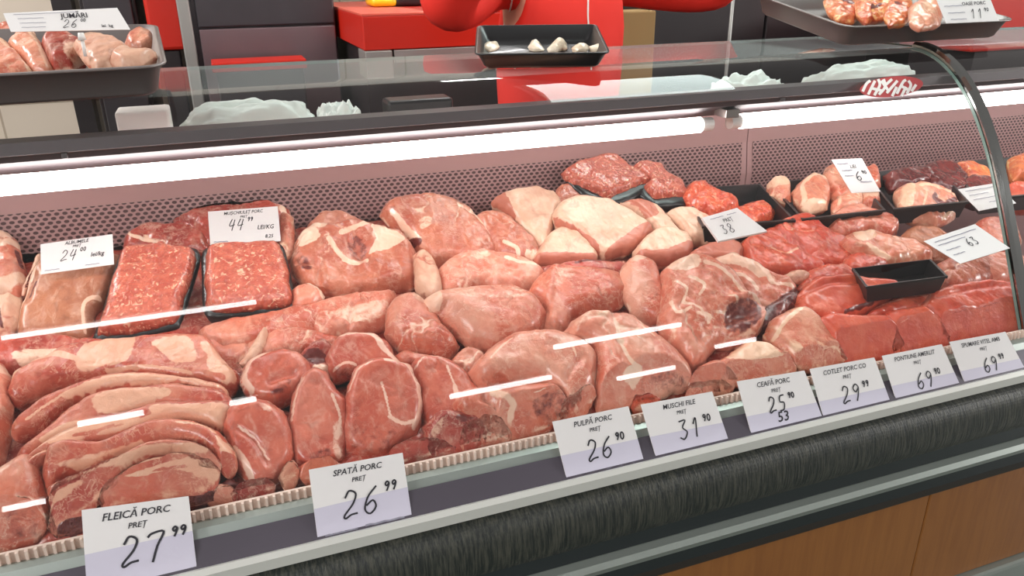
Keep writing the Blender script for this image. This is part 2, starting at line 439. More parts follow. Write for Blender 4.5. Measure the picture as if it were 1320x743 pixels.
# fix the nested parents: keep world places
bpy.context.view_layer.update()
for o in list(COL.objects):
    if o.parent and o.parent.parent:
        o.matrix_parent_inverse = Matrix.Translation(-Vector(o.parent.location)) 

# curved glass panes, 5 mm thick
def pane(x0, x1):
    n = len(GP); v = []; f = []; mi = []
    inner = GP - GN * .005
    def strip(A, x, y, m_, flip=False):
        b0 = len(v)
        for p in A: v.append((x, p[0], p[1]))
        for p in A: v.append((y, p[0], p[1]))
        for i in range(n - 1):
            q = (b0 + i, b0 + n + i, b0 + n + i + 1, b0 + i + 1); f.append(q[::-1] if flip else q); mi.append(m_ if (m_ or A[i][0] < 1.02) else 3)
    strip(GP, x0, x1, 0); strip(inner, x0, x1, 1, True)
    for x, fl in ((x0, True), (x1, False)):
        b0 = len(v)
        for A in (GP, inner): v.extend((x, p[0], p[1]) for p in A)
        for i in range(n - 1):
            q = (b0 + i, b0 + n + i, b0 + n + i + 1, b0 + i + 1); f.append(q); mi.append(2)
    for k in (0, n - 1):
        b0 = len(v); v.extend([(x0, *GP[k]), (x1, *GP[k]), (x1, *inner[k]), (x0, *inner[k])]); f.append((b0, b0 + 1, b0 + 2, b0 + 3)); mi.append(2)
    o = mesh('curved_glass', v, f, [M['glass'], M['glassin'], M['glassedge'], M['glasstop']], case)
    o.data.polygons.foreach_set('material_index', mi)
    o.data.polygons.foreach_set('use_smooth', [m_ in (0, 3) for m_ in mi])
    return o
pane(XL + .01, 1.123); pane(1.146, XR)
# chrome arch between the panes
idx = [i for i in range(len(GP)) if GP[i][0] < 1.075]
v = []; f = []
for i in idx:
    for s_, o_ in ((-1, .004), (-.55, .0085), (.55, .0085), (1, .004), (1, -.006), (-1, -.006)):
        q = GP[i] + GN[i] * o_; v.append((1.1345 + s_ * .0105, q[0], q[1]))
for i in range(len(idx) - 1):
    for k in range(6):
        a = i * 6 + k; c = i * 6 + (k + 1) % 6; f.append((a, c, c + 6, a + 6))
f.append((5, 4, 3, 2, 1, 0)); f.append(tuple((len(idx) - 1) * 6 + k for k in range(6)))
mesh('chrome_arch', v, f, M['chrome'], case)['label'] = 'polished chrome arch'
for x in (XL - .02, XR):
    b = MB(); b.sweep([tuple(p) for p in GP[::6]] + [(1.29, 1.3135), (1.46, 1.30), (1.46, .1), (.69, .1), (.69, .87)], x, x + .02); part(b, 'end_panel', M['dkrub'])

# sticker on the glass
def glass_patch(name, px, py, rx, ry, mat, parent, off=.0006, n=28, ang=-6):
    v = []; ca, sa = math.cos(math.radians(ang)), math.sin(math.radians(ang))
    for k in range(n):
        a = 2 * math.pi * k / n; u, w_ = rx * math.cos(a), ry * math.sin(a)
        v.append(glass_hit(px + u * ca - w_ * sa, py + u * sa + w_ * ca, off))
    v2 = [p + np.array([0, -.0002, .0003]) for p in v]
    c = glass_hit(px, py, off) ; 
    V = v + v2 + [c, c + np.array([0, -.0002, .0003])]
    f = [(k, (k + 1) % n, n + (k + 1) % n, n + k) for k in range(n)] + [((k + 1) % n, k, 2 * n) for k in range(n)] + [(n + k, n + (k + 1) % n, 2 * n + 1) for k in range(n)]
    return mesh(name, V, f, mat, parent)
M['stickred'] = plain('sticker_red', srgb(176, 70, 72), .4)
st = glass_patch('round_sticker', 1149, 112, 41, 13, M['stickred'], case); st['label'] = 'red oval sticker with white brush marks'
def ribbon(path, wd, nrm_off, mapf, V, Fc):
    """flat stroke through 2-D points; mapf takes (u, v, offset) to the world"""
    P = np.array(path, float)
    if len(P) > 2: P = catmull(P, 5, False)
    T = np.gradient(P, axis=0); T /= (np.linalg.norm(T, axis=1)[:, None] + 1e-9); Nn = np.stack([-T[:, 1], T[:, 0]], 1)
    base = len(V)
    for p, q in zip(P, Nn):
        V.append(mapf(*(p + q * wd / 2), nrm_off)); V.append(mapf(*(p - q * wd / 2), nrm_off))
    for i in range(len(P) - 1):
        a = base + 2 * i; Fc.append((a, a + 1, a + 3, a + 2))
V = []; Fc = []
gm = lambda u, v_, o_: glass_hit(u, v_, o_)
for path in [[(1112, 118), (1117, 108), (1122, 104)], [(1119, 122), (1128, 104)], [(1127, 123), (1134, 110), (1132, 102)], [(1133, 122), (1141, 112), (1139, 102)],
             [(1141, 110), (1150, 102)], [(1143, 120), (1150, 112), (1157, 104)], [(1150, 124), (1156, 112)], [(1156, 121), (1164, 106), (1168, 103)], [(1162, 124), (1168, 112)],
             [(1169, 121), (1174, 110), (1171, 104)], [(1175, 118), (1181, 109)], [(1124, 114), (1137, 117)], [(1136, 104), (1146, 118)], [(1160, 110), (1173, 117)]]:
    ribbon(path, 3.6, .0016, gm, V, Fc)
mk = mesh('brush_marks', V, Fc, M['whitepl'], case); mk.parent = st; mk.matrix_parent_inverse = Matrix.Translation(-st.location)

# ================================================================== SHOP BEHIND
def box_thing(name, label, cat, parts, loc, group=None):
    e = empty(name, loc, label, cat, group)
    for pn, mat, bs in parts:
        b = MB()
        for q in bs: b.box(*q[:6], b=(q[6] if len(q) > 6 else .004))
        b.build(pn, mat, e)
    return e
M['darkcab'] = plain('dark_cabinet', srgb(44, 38, 40), .35, var=.3)
M['pinkst'] = plain('rosy_steel', srgb(140, 118, 122), .3, .6, var=.3)
M['dkst'] = plain('dark_steel', srgb(84, 80, 84), .3, .6, var=.4)
M['khaki'] = plain('khaki_card', srgb(150, 118, 72), .7)
M['yellow'] = plain('yellow_wrap', srgb(240, 196, 30), .4)
M['bag'] = plain('white_bag', srgb(206, 214, 208), .35, bump=.4, bscale=30)
def W(px, py, y): return at(px, py, y=y)
# left: pilasters on the tiled wall
b = MB(); x = W(85, 20, 3.25)[0]; b.box(x - .03, x + .03, 3.2, 3.3, 0, 3.2); tag(b.build('door_post', M['darkcab']), 'dark vertical post dividing the cream tiled wall', 'post')
xa, xb = W(122, 60, 2.9)[0], W(190, 60, 2.9)[0]
box_thing('tall_cabinet', 'tall dark cabinet standing left of the red column', 'cabinet', [('cabinet_body', M['darkcab'], [(xa, xb, 2.75, 3.2, 0, 2.0)]), ('door', M['dkst'], [(xa + .012, xb - .012, 2.735, 2.748, .08, 1.95)])], ((xa + xb) / 2, 3, 0))
xa, xb = W(186, 0, 2.72)[0], W(231, 0, 2.72)[0]
b = MB(); b.box(xa, xb, 2.65, 2.72, 1.22, 2.1, b=.01); tag(b.build('red_column', M['red']), 'narrow red upright panel left of the steel fridge', 'panel')
b = MB(); b.box(xa + .02, xb - .02, 2.66, 2.71, 0.0, 1.218, b=.005); tag(b.build('dark_stand', M['darkcab']), 'dark brown stand carrying the narrow red upright panel', 'stand')
xa, xb = W(233, 40, 2.6)[0], min(W(440, 40, 2.6)[0], W(466, 18, 2.2)[0] - .01)
box_thing('steel_fridge', 'tall steel fridge with grey top and rosy lower doors', 'fridge',
          [('fridge_body', M['dkst'], [(xa, xb, 2.62, 3.2, 0, 2.0)]), ('edge_post', M['alu'], [(xa, xa + .035, 2.59, 2.619, 0, 2.0)]),
           ('upper_door', M['dkst'], [(xa + .05, xb - .005, 2.6, 2.619, 1.285, 1.98)]), ('lower_door', M['pinkst'], [(xa + .05, xb - .005, 2.6, 2.619, .1, 1.28)])], ((xa + xb) / 2, 2.9, 0))
b = MB(); p0 = W(272, 79, 2.5); p1 = W(390, 73, 2.5); b.box(p0[0], p1[0], 2.40, 2.52, p0[2] - .022, p0[2] + .004, b=.003)
tag(b.build('red_crate', M['red']), 'red crate edge just visible in front of the steel fridge', 'crate')
b = MB(); b.box(p0[0] + .01, p1[0] - .01, 2.405, 2.515, 0.0, p0[2] - .0225, b=.004); tag(b.build('crate_stand', M['dkst']), 'grey stand under the red crate, seen through the glass top', 'stand')
# red counter
xa = W(466, 18, 2.2)[0]; zt = W(466, 18, 2.2)[2]; xb = 1.15
e = empty('red_counter', (xa + .3, 2.5, 0), 'red laminate counter with pink-red top behind the seller', 'counter')
b = MB(); b.box(xa, xb, 2.2, 3.0, zt - .095, zt - .006, b=.003); b.build('counter_front', M['red'], e)
b = MB(); b.box(xa, W(553, 10, 2.2)[0], 2.2, 3.0, zt - .006, zt, b=.001); b.build('counter_top', M['redtop'], e)
b = MB(); b.box(W(553, 10, 2.2)[0] + .001, xb, 2.2, 3.0, zt - .006, zt + .0, b=.001); b.build('counter_top', M['red'], e)
b = MB(); b.box(xa, xa + .075, 2.19, 2.3, zt - .17, zt - .096, b=.003); b.box(xa + .08, xb, 2.19, 2.199, zt - .13, zt - .096, b=.002); b.build('steel_trim', M['alu'], e)
b = MB(); b.box(xa + .02, xb, 2.3, 2.98, 0, zt - .096); b.build('base', M['darkcab'], e)
p = at(492, 5, z=zt + .01)
b = MB(); b.box(p[0] - .03, p[0] + .05, p[1], p[1] + .12, zt + .001, zt + .03, b=.012); tag(b.build('yellow_packet', M['yellow'], smooth=True), 'small yellow packet on the red counter top', 'packet')
p = at(530, 4, z=zt + .01)
b = MB(); b.box(p[0] - .05, p[0] + .05, p[1], p[1] + .12, zt + .001, zt + .035, b=.012); tag(b.build('dark_packet', M['darkcab'], smooth=True), 'dark packet beside the yellow packet on the red counter', 'packet')
# right: box, dark cupboards
xa, xb = W(776, 30, 2.15)[0], W(823, 30, 2.15)[0]
z0 = W(800, 58, 2.15)[2]
b = MB(); b.box(xa, xb, 2.05, 2.15, 0.0, z0 + .10, b=.004); tag(b.build('khaki_box', M['khaki']), 'khaki carton seen under the seller\'s raised sleeve', 'box')
xa, xb = W(826, 30, 2.5)[0], 3.6
box_thing('dark_cupboard', 'wide black cupboard behind the right half of the counter', 'cupboard', [('cupboard_body', M['black'], [(xa, xb, 2.5, 3.1, 0, 2.0)]), ('door', M['darkcab'], [(xa + .02, xa + .5, 2.48, 2.499, .1, 1.9), (xa + .51, xa + 1.0, 2.48, 2.499, .1, 1.9)])], ((xa + xb) / 2, 2.8, 0))
b = MB(); p = W(941, 40, 2.3); b.tube((p[0], 2.3, 0), (p[0], 2.3, 2.0), .006, 10); tag(b.build('thin_pole', M['alu'], smooth=True), 'thin grey pole in front of the black cupboard', 'pole')
xa, xb = W(1282, 10, 1.9)[0], W(1282, 10, 1.9)[0] + .9
z0 = W(1290, 24, 1.9)[2]
b = MB(); b.box(xa - .06, xb, 1.9, 2.2, z0 - .1, z0 + .08, b=.008); b.build
tag(b.build('red_bin', M['red']), 'red bin behind the right-hand steel tray', 'bin')
b = MB(); b.box(xa - .02, xb, 1.92, 2.18, 0, z0 - .101); tag(b.build('bin_stand', M['darkcab']), 'dark stand under the red bin at far right', 'stand')

# ---- things on the rear shelf, seen through the glass
SH = 1.1855
def bag(name, label, cat, px0, px1, pyt, pyb, y, depth, mat, seed, rip=.006, group=None):
    a = W(px0, pyb, y); c = W(px1, pyb, y); top = W((px0 + px1) / 2, pyt, y)[2]
    cx, wx = (a[0] + c[0]) / 2, (c[0] - a[0]) / 2
    h = top - SH
    bm = bmesh.new(); bmesh.ops.create_icosphere(bm, subdivisions=5, radius=1)
    for q in bm.verts:
        n_ = noise.turbulence(Vector((q.co.x * 2 + seed, q.co.y * 2, q.co.z * 2)), 4, False)
        s_ = abs(q.co.z) ** .6 * (1 if q.co.z > 0 else 0)
        q.co = Vector((cx + q.co.x * wx * (1 + .12 * n_), y + depth / 2 + q.co.y * depth / 2, SH + max(0.0005, s_ * h + (n_ - .5) * rip * 2 * (q.co.z > 0.05))))
    me = bpy.data.meshes.new(name); bm.to_mesh(me); bm.free()
    o = link(name, me, mat)
    me.transform(Matrix.Translation(-Vector((cx, y, SH)))); o.location = (cx, y, SH)
    return tag(o, label, cat, group)
b = MB(); a = W(152, 170, 1.39); c = W(222, 170, 1.39); b.box(a[0], c[0], 1.39, 1.45, SH, W(187, 143, 1.39)[2], b=.004)
tag(b.build('white_carton', M['whitepl']), 'small white carton on the rear shelf behind the canopy rail', 'carton')
bag('plastic_bag', 'large rounded clear bag lying right of the white carton', 'bag', 226, 416, 131, 166, 1.385, .07, M['bag'], 2)
bag('plastic_bag', 'crumpled clear bag right of the large rounded bag', 'bag', 410, 472, 133, 152, 1.385, .06, M['bag'], 5, .009)
bag('plastic_bag', 'white crumpled bag left of the red sticker', 'bag', 930, 1022, 94, 120, 1.39, .065, M['bag'], 8, .009)
bag('plastic_bag', 'wide white bag behind the red sticker', 'bag', 1048, 1190, 80, 108, 1.39, .065, M['bag'], 11)
b = MB(); a = W(500, 140, 1.4); c = W(585, 140, 1.4); b.box(a[0], c[0], 1.40, 1.455, SH, SH + .04, b=.006); tag(b.build('black_box', M['black']), 'black box on the rear shelf below the seller', 'box')

# ---- ceiling lamps over the customer aisle and the service side
def ceiling_tube(x0, x1, y, z, label, r=.02, tz=None):
    e = empty('ceiling_lamp', ((x0 + x1) / 2, y, z), label, 'lamp', 'bare tube lamps over the shop floor')
    b = MB(); b.tube((x0, y, z), (x1, y, z), r, 14); b.build('tube', M['shoptube'], e, True)
    b = MB(); b.box(x0 - .03, x1 + .03, y - .03, y + .03, z + r + .005, z + r + .06, b=.004); b.build('lamp_body', M['whitepl'], e)
for (x0, x1, y, lb) in ((-1.15, .03, -2.1, 'long ceiling tube lamp in the row nearest the counter'), (-1.22, -.81, -3.95, 'ceiling tube lamp in the second row, at left'), (-.25, -.06, -4.09, 'short ceiling tube lamp in the second row'),
                    (2.37, 3.61, -4.15, 'long ceiling tube lamp in the second row, at right'), (1.58, 2.58, -4.97, 'ceiling tube lamp in the third row'), (4.44, 4.93, -5.03, 'ceiling tube lamp in the third row, at far right'),
                    (3.46, 4.15, -5.45, 'ceiling tube lamp in the last row, at right'), (-2.17, -1.86, -5.65, 'ceiling tube lamp in the last row, at far left')):
    ceiling_tube(x0, x1, y, 2.9, lb, .023)
e = empty('ceiling_lamp', (1.3, 1.5, 2.6), 'square ceiling panel lamp over the service side', 'lamp')
b = MB(); b.box(.98, 1.66, 1.14, 1.78, 2.6, 2.61); b.build('light_panel', M['shoppanel'], e)
b = MB(); b.box(.95, 1.69, 1.11, 1.81, 2.612, 2.66, b=.005); b.build('frame', M['whitepl'], e)
e = empty('ceiling_lamp', (1.27, 2.85, 2.9), 'slim ceiling lamp above the back of the service area', 'lamp')
b = MB(); b.box(.95, 1.52, 2.80, 2.92, 2.9, 2.92); b.build('light_panel', M['slimpanel'], e)
b = MB(); b.box(.93, 1.54, 2.78, 2.94, 2.921, 2.96, b=.004); b.build('frame', M['whitepl'], e)

# ================================================================== MEAT
def zpile(y): return .925 + (y - .75) * .19
SP = .0026
def piece(name, label, cat, group, mat, pts, t=.022, R=None, tilt=10, roll=0, lvl=0, f=(), amp=.0026, down=.022, sp=SP, rim=0, wob=2.8, grow=1.06, ang_=.72, edge=.66, crease=1.0, parent=None, deck=None):
    """a cut of meat: its outline lies on a tilted plane in the pile, top and bottom swell away from that plane"""
    sd = sum(map(ord, label or name)) * .37
    P0 = np.array(pts, float)
    cpx = catmull(P0, 8).mean(0)
    P0 = cpx + (P0 - cpx) * (np.array(grow) if isinstance(grow, tuple) else grow)
    Ps = catmull(P0, 8)
    Pl = np.array([P0[i] + (P0[(i + 1) % len(P0)] - P0[i]) * k_ / 8 for i in range(len(P0)) for k_ in range(8)])
    P = Ps * (1 - ang_) + Pl * ang_
    # ragged edge
    P0x, P1x = P[:, 0].copy(), P[:, 1].copy()
    for i in range(len(P)):
        nv = noise.noise_vector(Vector((P[i][0] * .06 + sd, P[i][1] * .06, sd)))
        nw = noise.noise_vector(Vector((P0x[i] * .19 + sd, P1x[i] * .19, sd + 4)))
        P[i] += wob * np.array([nv.x + .6 * nw.x, nv.y + .6 * nw.y])
    # centre of the piece on the pile
    r = ray(*cpx)
    # solve EYE + r2 k = zpile(r1 k) + lvl
    base = (.925 - .75 * .19) + lvl * .011 if deck is None else deck
    sl = .19 if deck is None else 0.0
    kk = (EYE - base) / (sl * r[1] - r[2])
    C = np.array([r[0] * kk, r[1] * kk, EYE + r[2] * kk])
    ang = math.atan(sl) + math.radians(tilt)
    n = Vector((0, -math.sin(ang), math.cos(ang)))
    n = Matrix.Rotation(math.radians(roll), 3, 'Y') @ n
    U = Vector((1, 0, 0)); U = (U - n * U.dot(n)).normalized(); Vv = n.cross(U)
    n, U, Vv = np.array(n), np.array(U), np.array(Vv)
    o0 = np.array([0, 0, EYE])
    B = []
    for p in P:
        rr = ray(*p); s_ = np.dot(C - o0, n) / np.dot(rr, n); q = o0 + rr * s_ - C; B.append((q @ U, q @ Vv))
    B = np.array(B)
    if np.sum(B[:, 0] * np.roll(B[:, 1], -1) - np.roll(B[:, 0], -1) * B[:, 1]) < 0: B = B[::-1]
    # resample outline evenly
    seg = np.linalg.norm(np.roll(B, -1, 0) - B, axis=1); Lp = seg.sum(); m = max(16, int(Lp / (sp * 1.05)))
    cum = np.r_[0, np.cumsum(seg)]; tt = np.linspace(0, Lp, m, endpoint=False); BB = np.vstack([B, B[:1]])
    B = np.stack([np.interp(tt, cum, BB[:, 0]), np.interp(tt, cum, BB[:, 1])], 1)
    def dist(Q):
        A = B; D = np.roll(B, -1, 0) - B; L2 = (D ** 2).sum(1) + 1e-12
        out = np.full(len(Q), 9.0)
        for c0 in range(0, len(Q), 800):
            q = Q[c0:c0 + 800]; w_ = q[:, None] - A[None]
            s_ = np.clip((w_ * D[None]).sum(2) / L2, 0, 1); dd = w_ - s_[..., None] * D[None]
            out[c0:c0 + 800] = np.sqrt((dd ** 2).sum(2).min(1))
        return out
    def inside(Q):
        x, y = Q[:, 0], Q[:, 1]; ins = np.zeros(len(Q), bool)
        for i in range(m):
            a, c = B[i], B[(i + 1) % m]
            cond = ((a[1] > y) != (c[1] > y))
            if cond.any():
                xi = (c[0] - a[0]) * (y - a[1]) / (c[1] - a[1] + 1e-15) + a[0]; ins ^= cond & (x < xi)
        return ins
    mn, mx = B.min(0), B.max(0)
    gx = np.arange(mn[0], mx[0], sp); gy = np.arange(mn[1], mx[1], sp * .87)
    Q = np.array([(x + (sp / 2 if j % 2 else 0), y) for j, y in enumerate(gy) for x in gx])
    Q = Q[inside(Q)]; Q = Q[dist(Q) > sp * .55]
    allp = np.vstack([B, Q]) if len(Q) else B
    vs, es, fs, _, _, _ = geometry.delaunay_2d_cdt([Vector(p) for p in allp], [(i, (i + 1) % m) for i in range(m)], [], 1, 1e-7)
    vs = np.array([tuple(p) for p in vs]); N = len(vs)
    fs = [tuple(q) for q in fs]
    d = dist(vs); bnd = d < 1e-6
    if R is None: R = min(.03, d.max())
    R = min(R, max(d.max(), 1e-4))
    if R > .03: R *= .62
    elif R > .014: R = max(.012, R * .62)
    if t > .02: t *= .84
    u = np.clip(d / R, 0, 1); prof = np.sqrt(np.clip(1 - (1 - u) ** 2, 0, 1))
    E_ = np.array(list({tuple(sorted(e)) for q in fs for e in ((q[0], q[1]), (q[1], q[2]), (q[2], q[0]))}))
    deg = np.zeros(N); np.add.at(deg, E_[:, 0], 1); np.add.at(deg, E_[:, 1], 1)
    def smooth(h, it, keep0=True):
        for _ in range(it):
            s_ = np.zeros(N); np.add.at(s_, E_[:, 0], h[E_[:, 1]]); np.add.at(s_, E_[:, 1], h[E_[:, 0]])
            h = .5 * h + .5 * s_ / deg
            if keep0: h[bnd] = 0
        return h
    h = smooth(t * prof, 3 + int(R * 500))
    W3 = C + vs[:, :1] * U + vs[:, 1:] * Vv
    px = to_px(W3)
    fat = np.zeros(N); dark = np.zeros(N); dh = np.zeros(N)
    if rim: 
        prb = np.array([np.min(np.hypot(*(px[bnd] - q).T)) for q in px]) if N < 9000 else d * 900
        fat = np.maximum(fat, 1 - prb / rim)
    def ldist(L):
        L = catmull(np.array(L, float), 6, False) if len(L) > 2 else np.array(L, float)
        A = L[:-1]; D = np.diff(L, axis=0); w_ = px[:, None] - A[None]
        s_ = np.clip((w_ * D[None]).sum(2) / ((D ** 2).sum(1) + 1e-9), 0, 1)
        return np.sqrt(((w_ - s_[..., None] * D[None]) ** 2).sum(2).min(1))
    def pin(L):
        L = catmull(np.array(L, float), 4); x, y = px[:, 0], px[:, 1]; ins = np.zeros(N, bool)
        for i in range(len(L)):
            a, c = L[i], L[(i + 1) % len(L)]
            cond = ((a[1] > y) != (c[1] > y)); xi = (c[0] - a[0]) * (y - a[1]) / (c[1] - a[1] + 1e-12) + a[0]; ins ^= cond & (x < xi)
        return ins
    for ft in f:
        kd = ft[0]
        if kd == 'f': fat = np.maximum(fat, 1.0 - .5 * (ldist(ft[2]) / (ft[1] / 2)) ** 2)
        elif kd == 'l': fat = np.minimum(fat, .5 * (ldist(ft[2]) / (ft[1] / 2)) ** 2)
        elif kd == 'F': fat = np.maximum(fat, smooth(pin(ft[1]).astype(float), 1, False) * (ft[2] if len(ft) > 2 else .85))
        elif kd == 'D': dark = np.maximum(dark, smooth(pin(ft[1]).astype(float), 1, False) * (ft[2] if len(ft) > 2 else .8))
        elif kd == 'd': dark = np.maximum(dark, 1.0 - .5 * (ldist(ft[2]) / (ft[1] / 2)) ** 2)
        elif kd == 'g': dh -= ft[3] * np.exp(-(ldist(ft[2]) / ft[1]) ** 2)
        elif kd == 'r': dh += ft[3] * np.exp(-(ldist(ft[2]) / ft[1]) ** 2)
        elif kd == 'h': dh += smooth(pin(ft[1]).astype(float), 6, False) * ft[2]
    for i_, p in enumerate(vs):
        if d[i_] < .006 and edge: fat[i_] = max(fat[i_], edge * math.exp(-d[i_] / .0028) * (.75 + .6 * noise.noise(Vector((p[0] * 45 + sd, p[1] * 45, sd)))))
    edge = np.clip(d / .008, 0, 1)
    nz = np.array([noise.noise(Vector((p[0] * 13 + sd, p[1] * 13, sd + 2))) * 1.8 + noise.noise(Vector((p[0] * 28 + sd, p[1] * 28, sd))) * 1.0 + .5 * noise.noise(Vector((p[0] * 75 + sd, p[1] * 45, -sd))) + .22 * noise.noise(Vector((p[0] * 190, p[1] * 150 + sd, sd))) for p in vs])
    if crease and amp > .0005:
        for i_, p in enumerate(vs):
            c1 = noise.noise(Vector((p[0] * 15 + sd * 1.7, p[1] * 9 + sd, 3.1))) + .25 * noise.noise(Vector((p[0] * 60, p[1] * 60 + sd, 1.1)))
            g_ = math.exp(-(c1 / .055) ** 2) * crease
            k2 = max(0.0, noise.noise(Vector((p[0] * 12 - sd, p[1] * 12, 9.0))) + .25)
            dh[i_] -= .0030 * g_ * min(1, k2 * 2); fat[i_] = max(fat[i_], .62 * g_ * min(1, k2 * 2.2))
    h = h + edge * (nz * amp * 1.45 + dh)
    hb = -smooth(down * prof, 2)
    top = W3 + h[:, None] * n; bot = W3 + hb[:, None] * n
    # bottom shares the outline vertices
    remap = np.where(bnd, np.arange(N), 0); ins_i = np.where(~bnd)[0]; remap[ins_i] = N + np.arange(len(ins_i))
    V = np.vstack([top, bot[ins_i]])
    cz = C.copy()
    if deck is None:     # nothing pokes through the deck, the back panel or the glass
        V[:, 1] = np.minimum(V[:, 1], 1.338)
        V[:, 2] = np.maximum(V[:, 2], .8655 + (V[:, 1] - .75) * .131)
        gy = np.interp(V[:, 2], GP[:, 1][:55], GP[:, 0][:55]) + .007
        V[:, 1] = np.maximum(V[:, 1], gy)
        V[:, 2] = np.maximum(V[:, 2], .8655 + (V[:, 1] - .75) * .131)
    F_ = [q for q in fs]
    a0 = vs[fs[0][0]]; a1 = vs[fs[0][1]]; a2 = vs[fs[0][2]]
    ccw = (a1[0] - a0[0]) * (a2[1] - a0[1]) - (a1[1] - a0[1]) * (a2[0] - a0[0]) > 0
    if not ccw: F_ = [q[::-1] for q in F_]
    F_ = F_ + [tuple(remap[i] for i in q[::-1]) for q in F_]
    me = bpy.data.meshes.new(name); me.from_pydata([tuple(p) for p in (V - cz)], [], [tuple(int(i) for i in q) for q in F_]); me.update()
    for an, arr in (('fat', fat), ('dark', dark)):
        at_ = me.attributes.new(an, 'FLOAT', 'POINT'); at_.data.foreach_set('value', np.r_[arr, np.zeros(len(ins_i))].astype(np.float32))
    o = link(name, me, M[mat], parent); o.location = cz
    if parent is None: tag(o, label, cat, group)
    return o

G1, G2, G3, G4, G5, G6, G7 = ('boneless pork joints in the middle of the case', 'pork chops along the front of the case', 'pork belly slices stacked at the left', 'pale fat slabs at the back of the case',
                              'beef cuts at the right of the case', 'bony pork cuts at the back left', 'meat slabs mostly hidden under the pile')
JO, CH, BE, FA, BF, ST = 'pork joint', 'pork chop', 'pork belly slice', 'fat slab', 'beef cut', 'meat piece'

# ---- mostly hidden layer on the deck
hid = [('broad slab at far left, under the belly slices', [(-30, 600), (60, 560), (180, 590), (280, 610), (240, 650), (80, 700), (-30, 720)], 'porkr', -1.6),
       ('slab under the chops beside the belly stack', [(230, 560), (330, 520), (440, 560), (470, 590), (400, 620), (270, 652), (240, 620)], 'porkr', -1.8),
       ('slab under the two largest chops', [(400, 520), (520, 480), (620, 520), (640, 565), (540, 600), (410, 625)], 'porkr', -1.8),
       ('slab under the rounded joint by the third front card', [(580, 500), (720, 450), (860, 470), (880, 505), (760, 545), (620, 578)], 'porkr', -1.8),
       ('slab under the bony shoulder joint', [(780, 430), (900, 400), (1040, 420), (1080, 460), (960, 495), (840, 515)], 'porkr', -1.8),
       ('slab under the bright beef steaks', [(1000, 420), (1120, 390), (1250, 380), (1330, 400), (1330, 430), (1180, 455), (1060, 475)], 'beef', -1.8),
       ('slab under the far left bony piece', [(-40, 330), (60, 320), (140, 350), (130, 430), (40, 450), (-40, 450)], 'porkr', -2),
       ('slab under the two mince packs', [(110, 330), (260, 300), (400, 320), (400, 400), (260, 440), (110, 440)], 'porkr', -2.2),
       ('slab between the mince packs and the belly top slab', [(100, 400), (260, 405), (420, 390), (430, 450), (330, 500), (100, 470)], 'porkr', -1.2),
       ('slab in the middle of the case under the long loin', [(380, 380), (520, 350), (680, 360), (700, 430), (560, 480), (400, 480)], 'porkr', -1.6),
       ('slab under the back row lobes', [(380, 300), (520, 280), (680, 290), (700, 350), (540, 380), (390, 380)], 'porkr', -2),
       ('slab under the pale fat slabs', [(640, 275), (780, 260), (900, 280), (960, 320), (820, 350), (680, 350)], 'porkr', -2),
       ('slab in the middle right under the tapering fillet', [(690, 370), (840, 340), (960, 360), (960, 420), (820, 450), (700, 450)], 'porkr', -1.6),
       ('slab under the flat beef cuts', [(900, 310), (1000, 290), (1140, 310), (1190, 340), (1120, 370), (960, 380)], 'beef', -1.8),
       ('slab at the far left under the top slab', [(-40, 440), (60, 430), (160, 450), (120, 520), (0, 540), (-40, 540)], 'porkr', -1.4)]
for nm, pt, mt, lv in hid:
    piece('meat_slab', 'dark red ' + nm, 'meat slab', G7, mt, pt, t=.012, R=.02, tilt=0, lvl=lv, sp=.005, down=.012)

# ---- back left
piece('pork_bone_piece', 'bony pork piece with pale fat at the far left edge', ST, G6, 'pork', [(-25, 303), (14, 303), (22, 312), (27, 328), (34, 352), (36, 368), (25, 382), (-25, 386)], t=.025, lvl=1.5,
      f=[('f', 9, [(-20, 330), (5, 326), (22, 320)]), ('f', 12, [(-20, 378), (10, 378), (32, 366)]), ('F', [(-15, 304), (14, 306), (16, 316), (-15, 320)]), ('d', 6, [(24, 330), (30, 350)]), ('g', 6, [(-20, 345), (26, 345)], .006)])
piece('pork_bone_piece', 'pale knobbly fat piece below the bony pork at far left', ST, G6, 'skin', [(-25, 388), (8, 384), (26, 386), (32, 402), (26, 420), (10, 434), (-25, 436)], t=.018, lvl=.8, f=[('d', 5, [(2, 400), (6, 428)]), ('r', 5, [(16, 388), (14, 425)], .006)])
piece('pork_rind_sheet', 'smooth tan sheet of pork rind under the 24 lei card', 'pork rind', None, 'rind', crease=.1, edge=.3, pts=[(54, 338), (38, 372), (26, 418), (28, 436), (66, 438), (118, 436), (122, 404), (134, 388), (146, 352), (148, 332), (100, 330)], t=.014, R=.012, lvl=1.2, amp=.001, tilt=14,
      f=[('f', 7, [(50, 345), (38, 372), (30, 395)]), ('f', 5, [(112, 434), (110, 405), (118, 394), (130, 390)]), ('f', 5, [(28, 400), (24, 425)]), ('g', 6, [(46, 362), (38, 392)], .005), ('d', 4, [(50, 372), (42, 390)])])
piece('pork_strip', 'pale strip of fat at the left side of the rind sheet', 'pork rind', None, 'skin', [(52, 330), (46, 352), (34, 378), (26, 390), (30, 370), (40, 345), (48, 328)], t=.010, lvl=2, f=[('d', 3, [(44, 350), (34, 372)])])
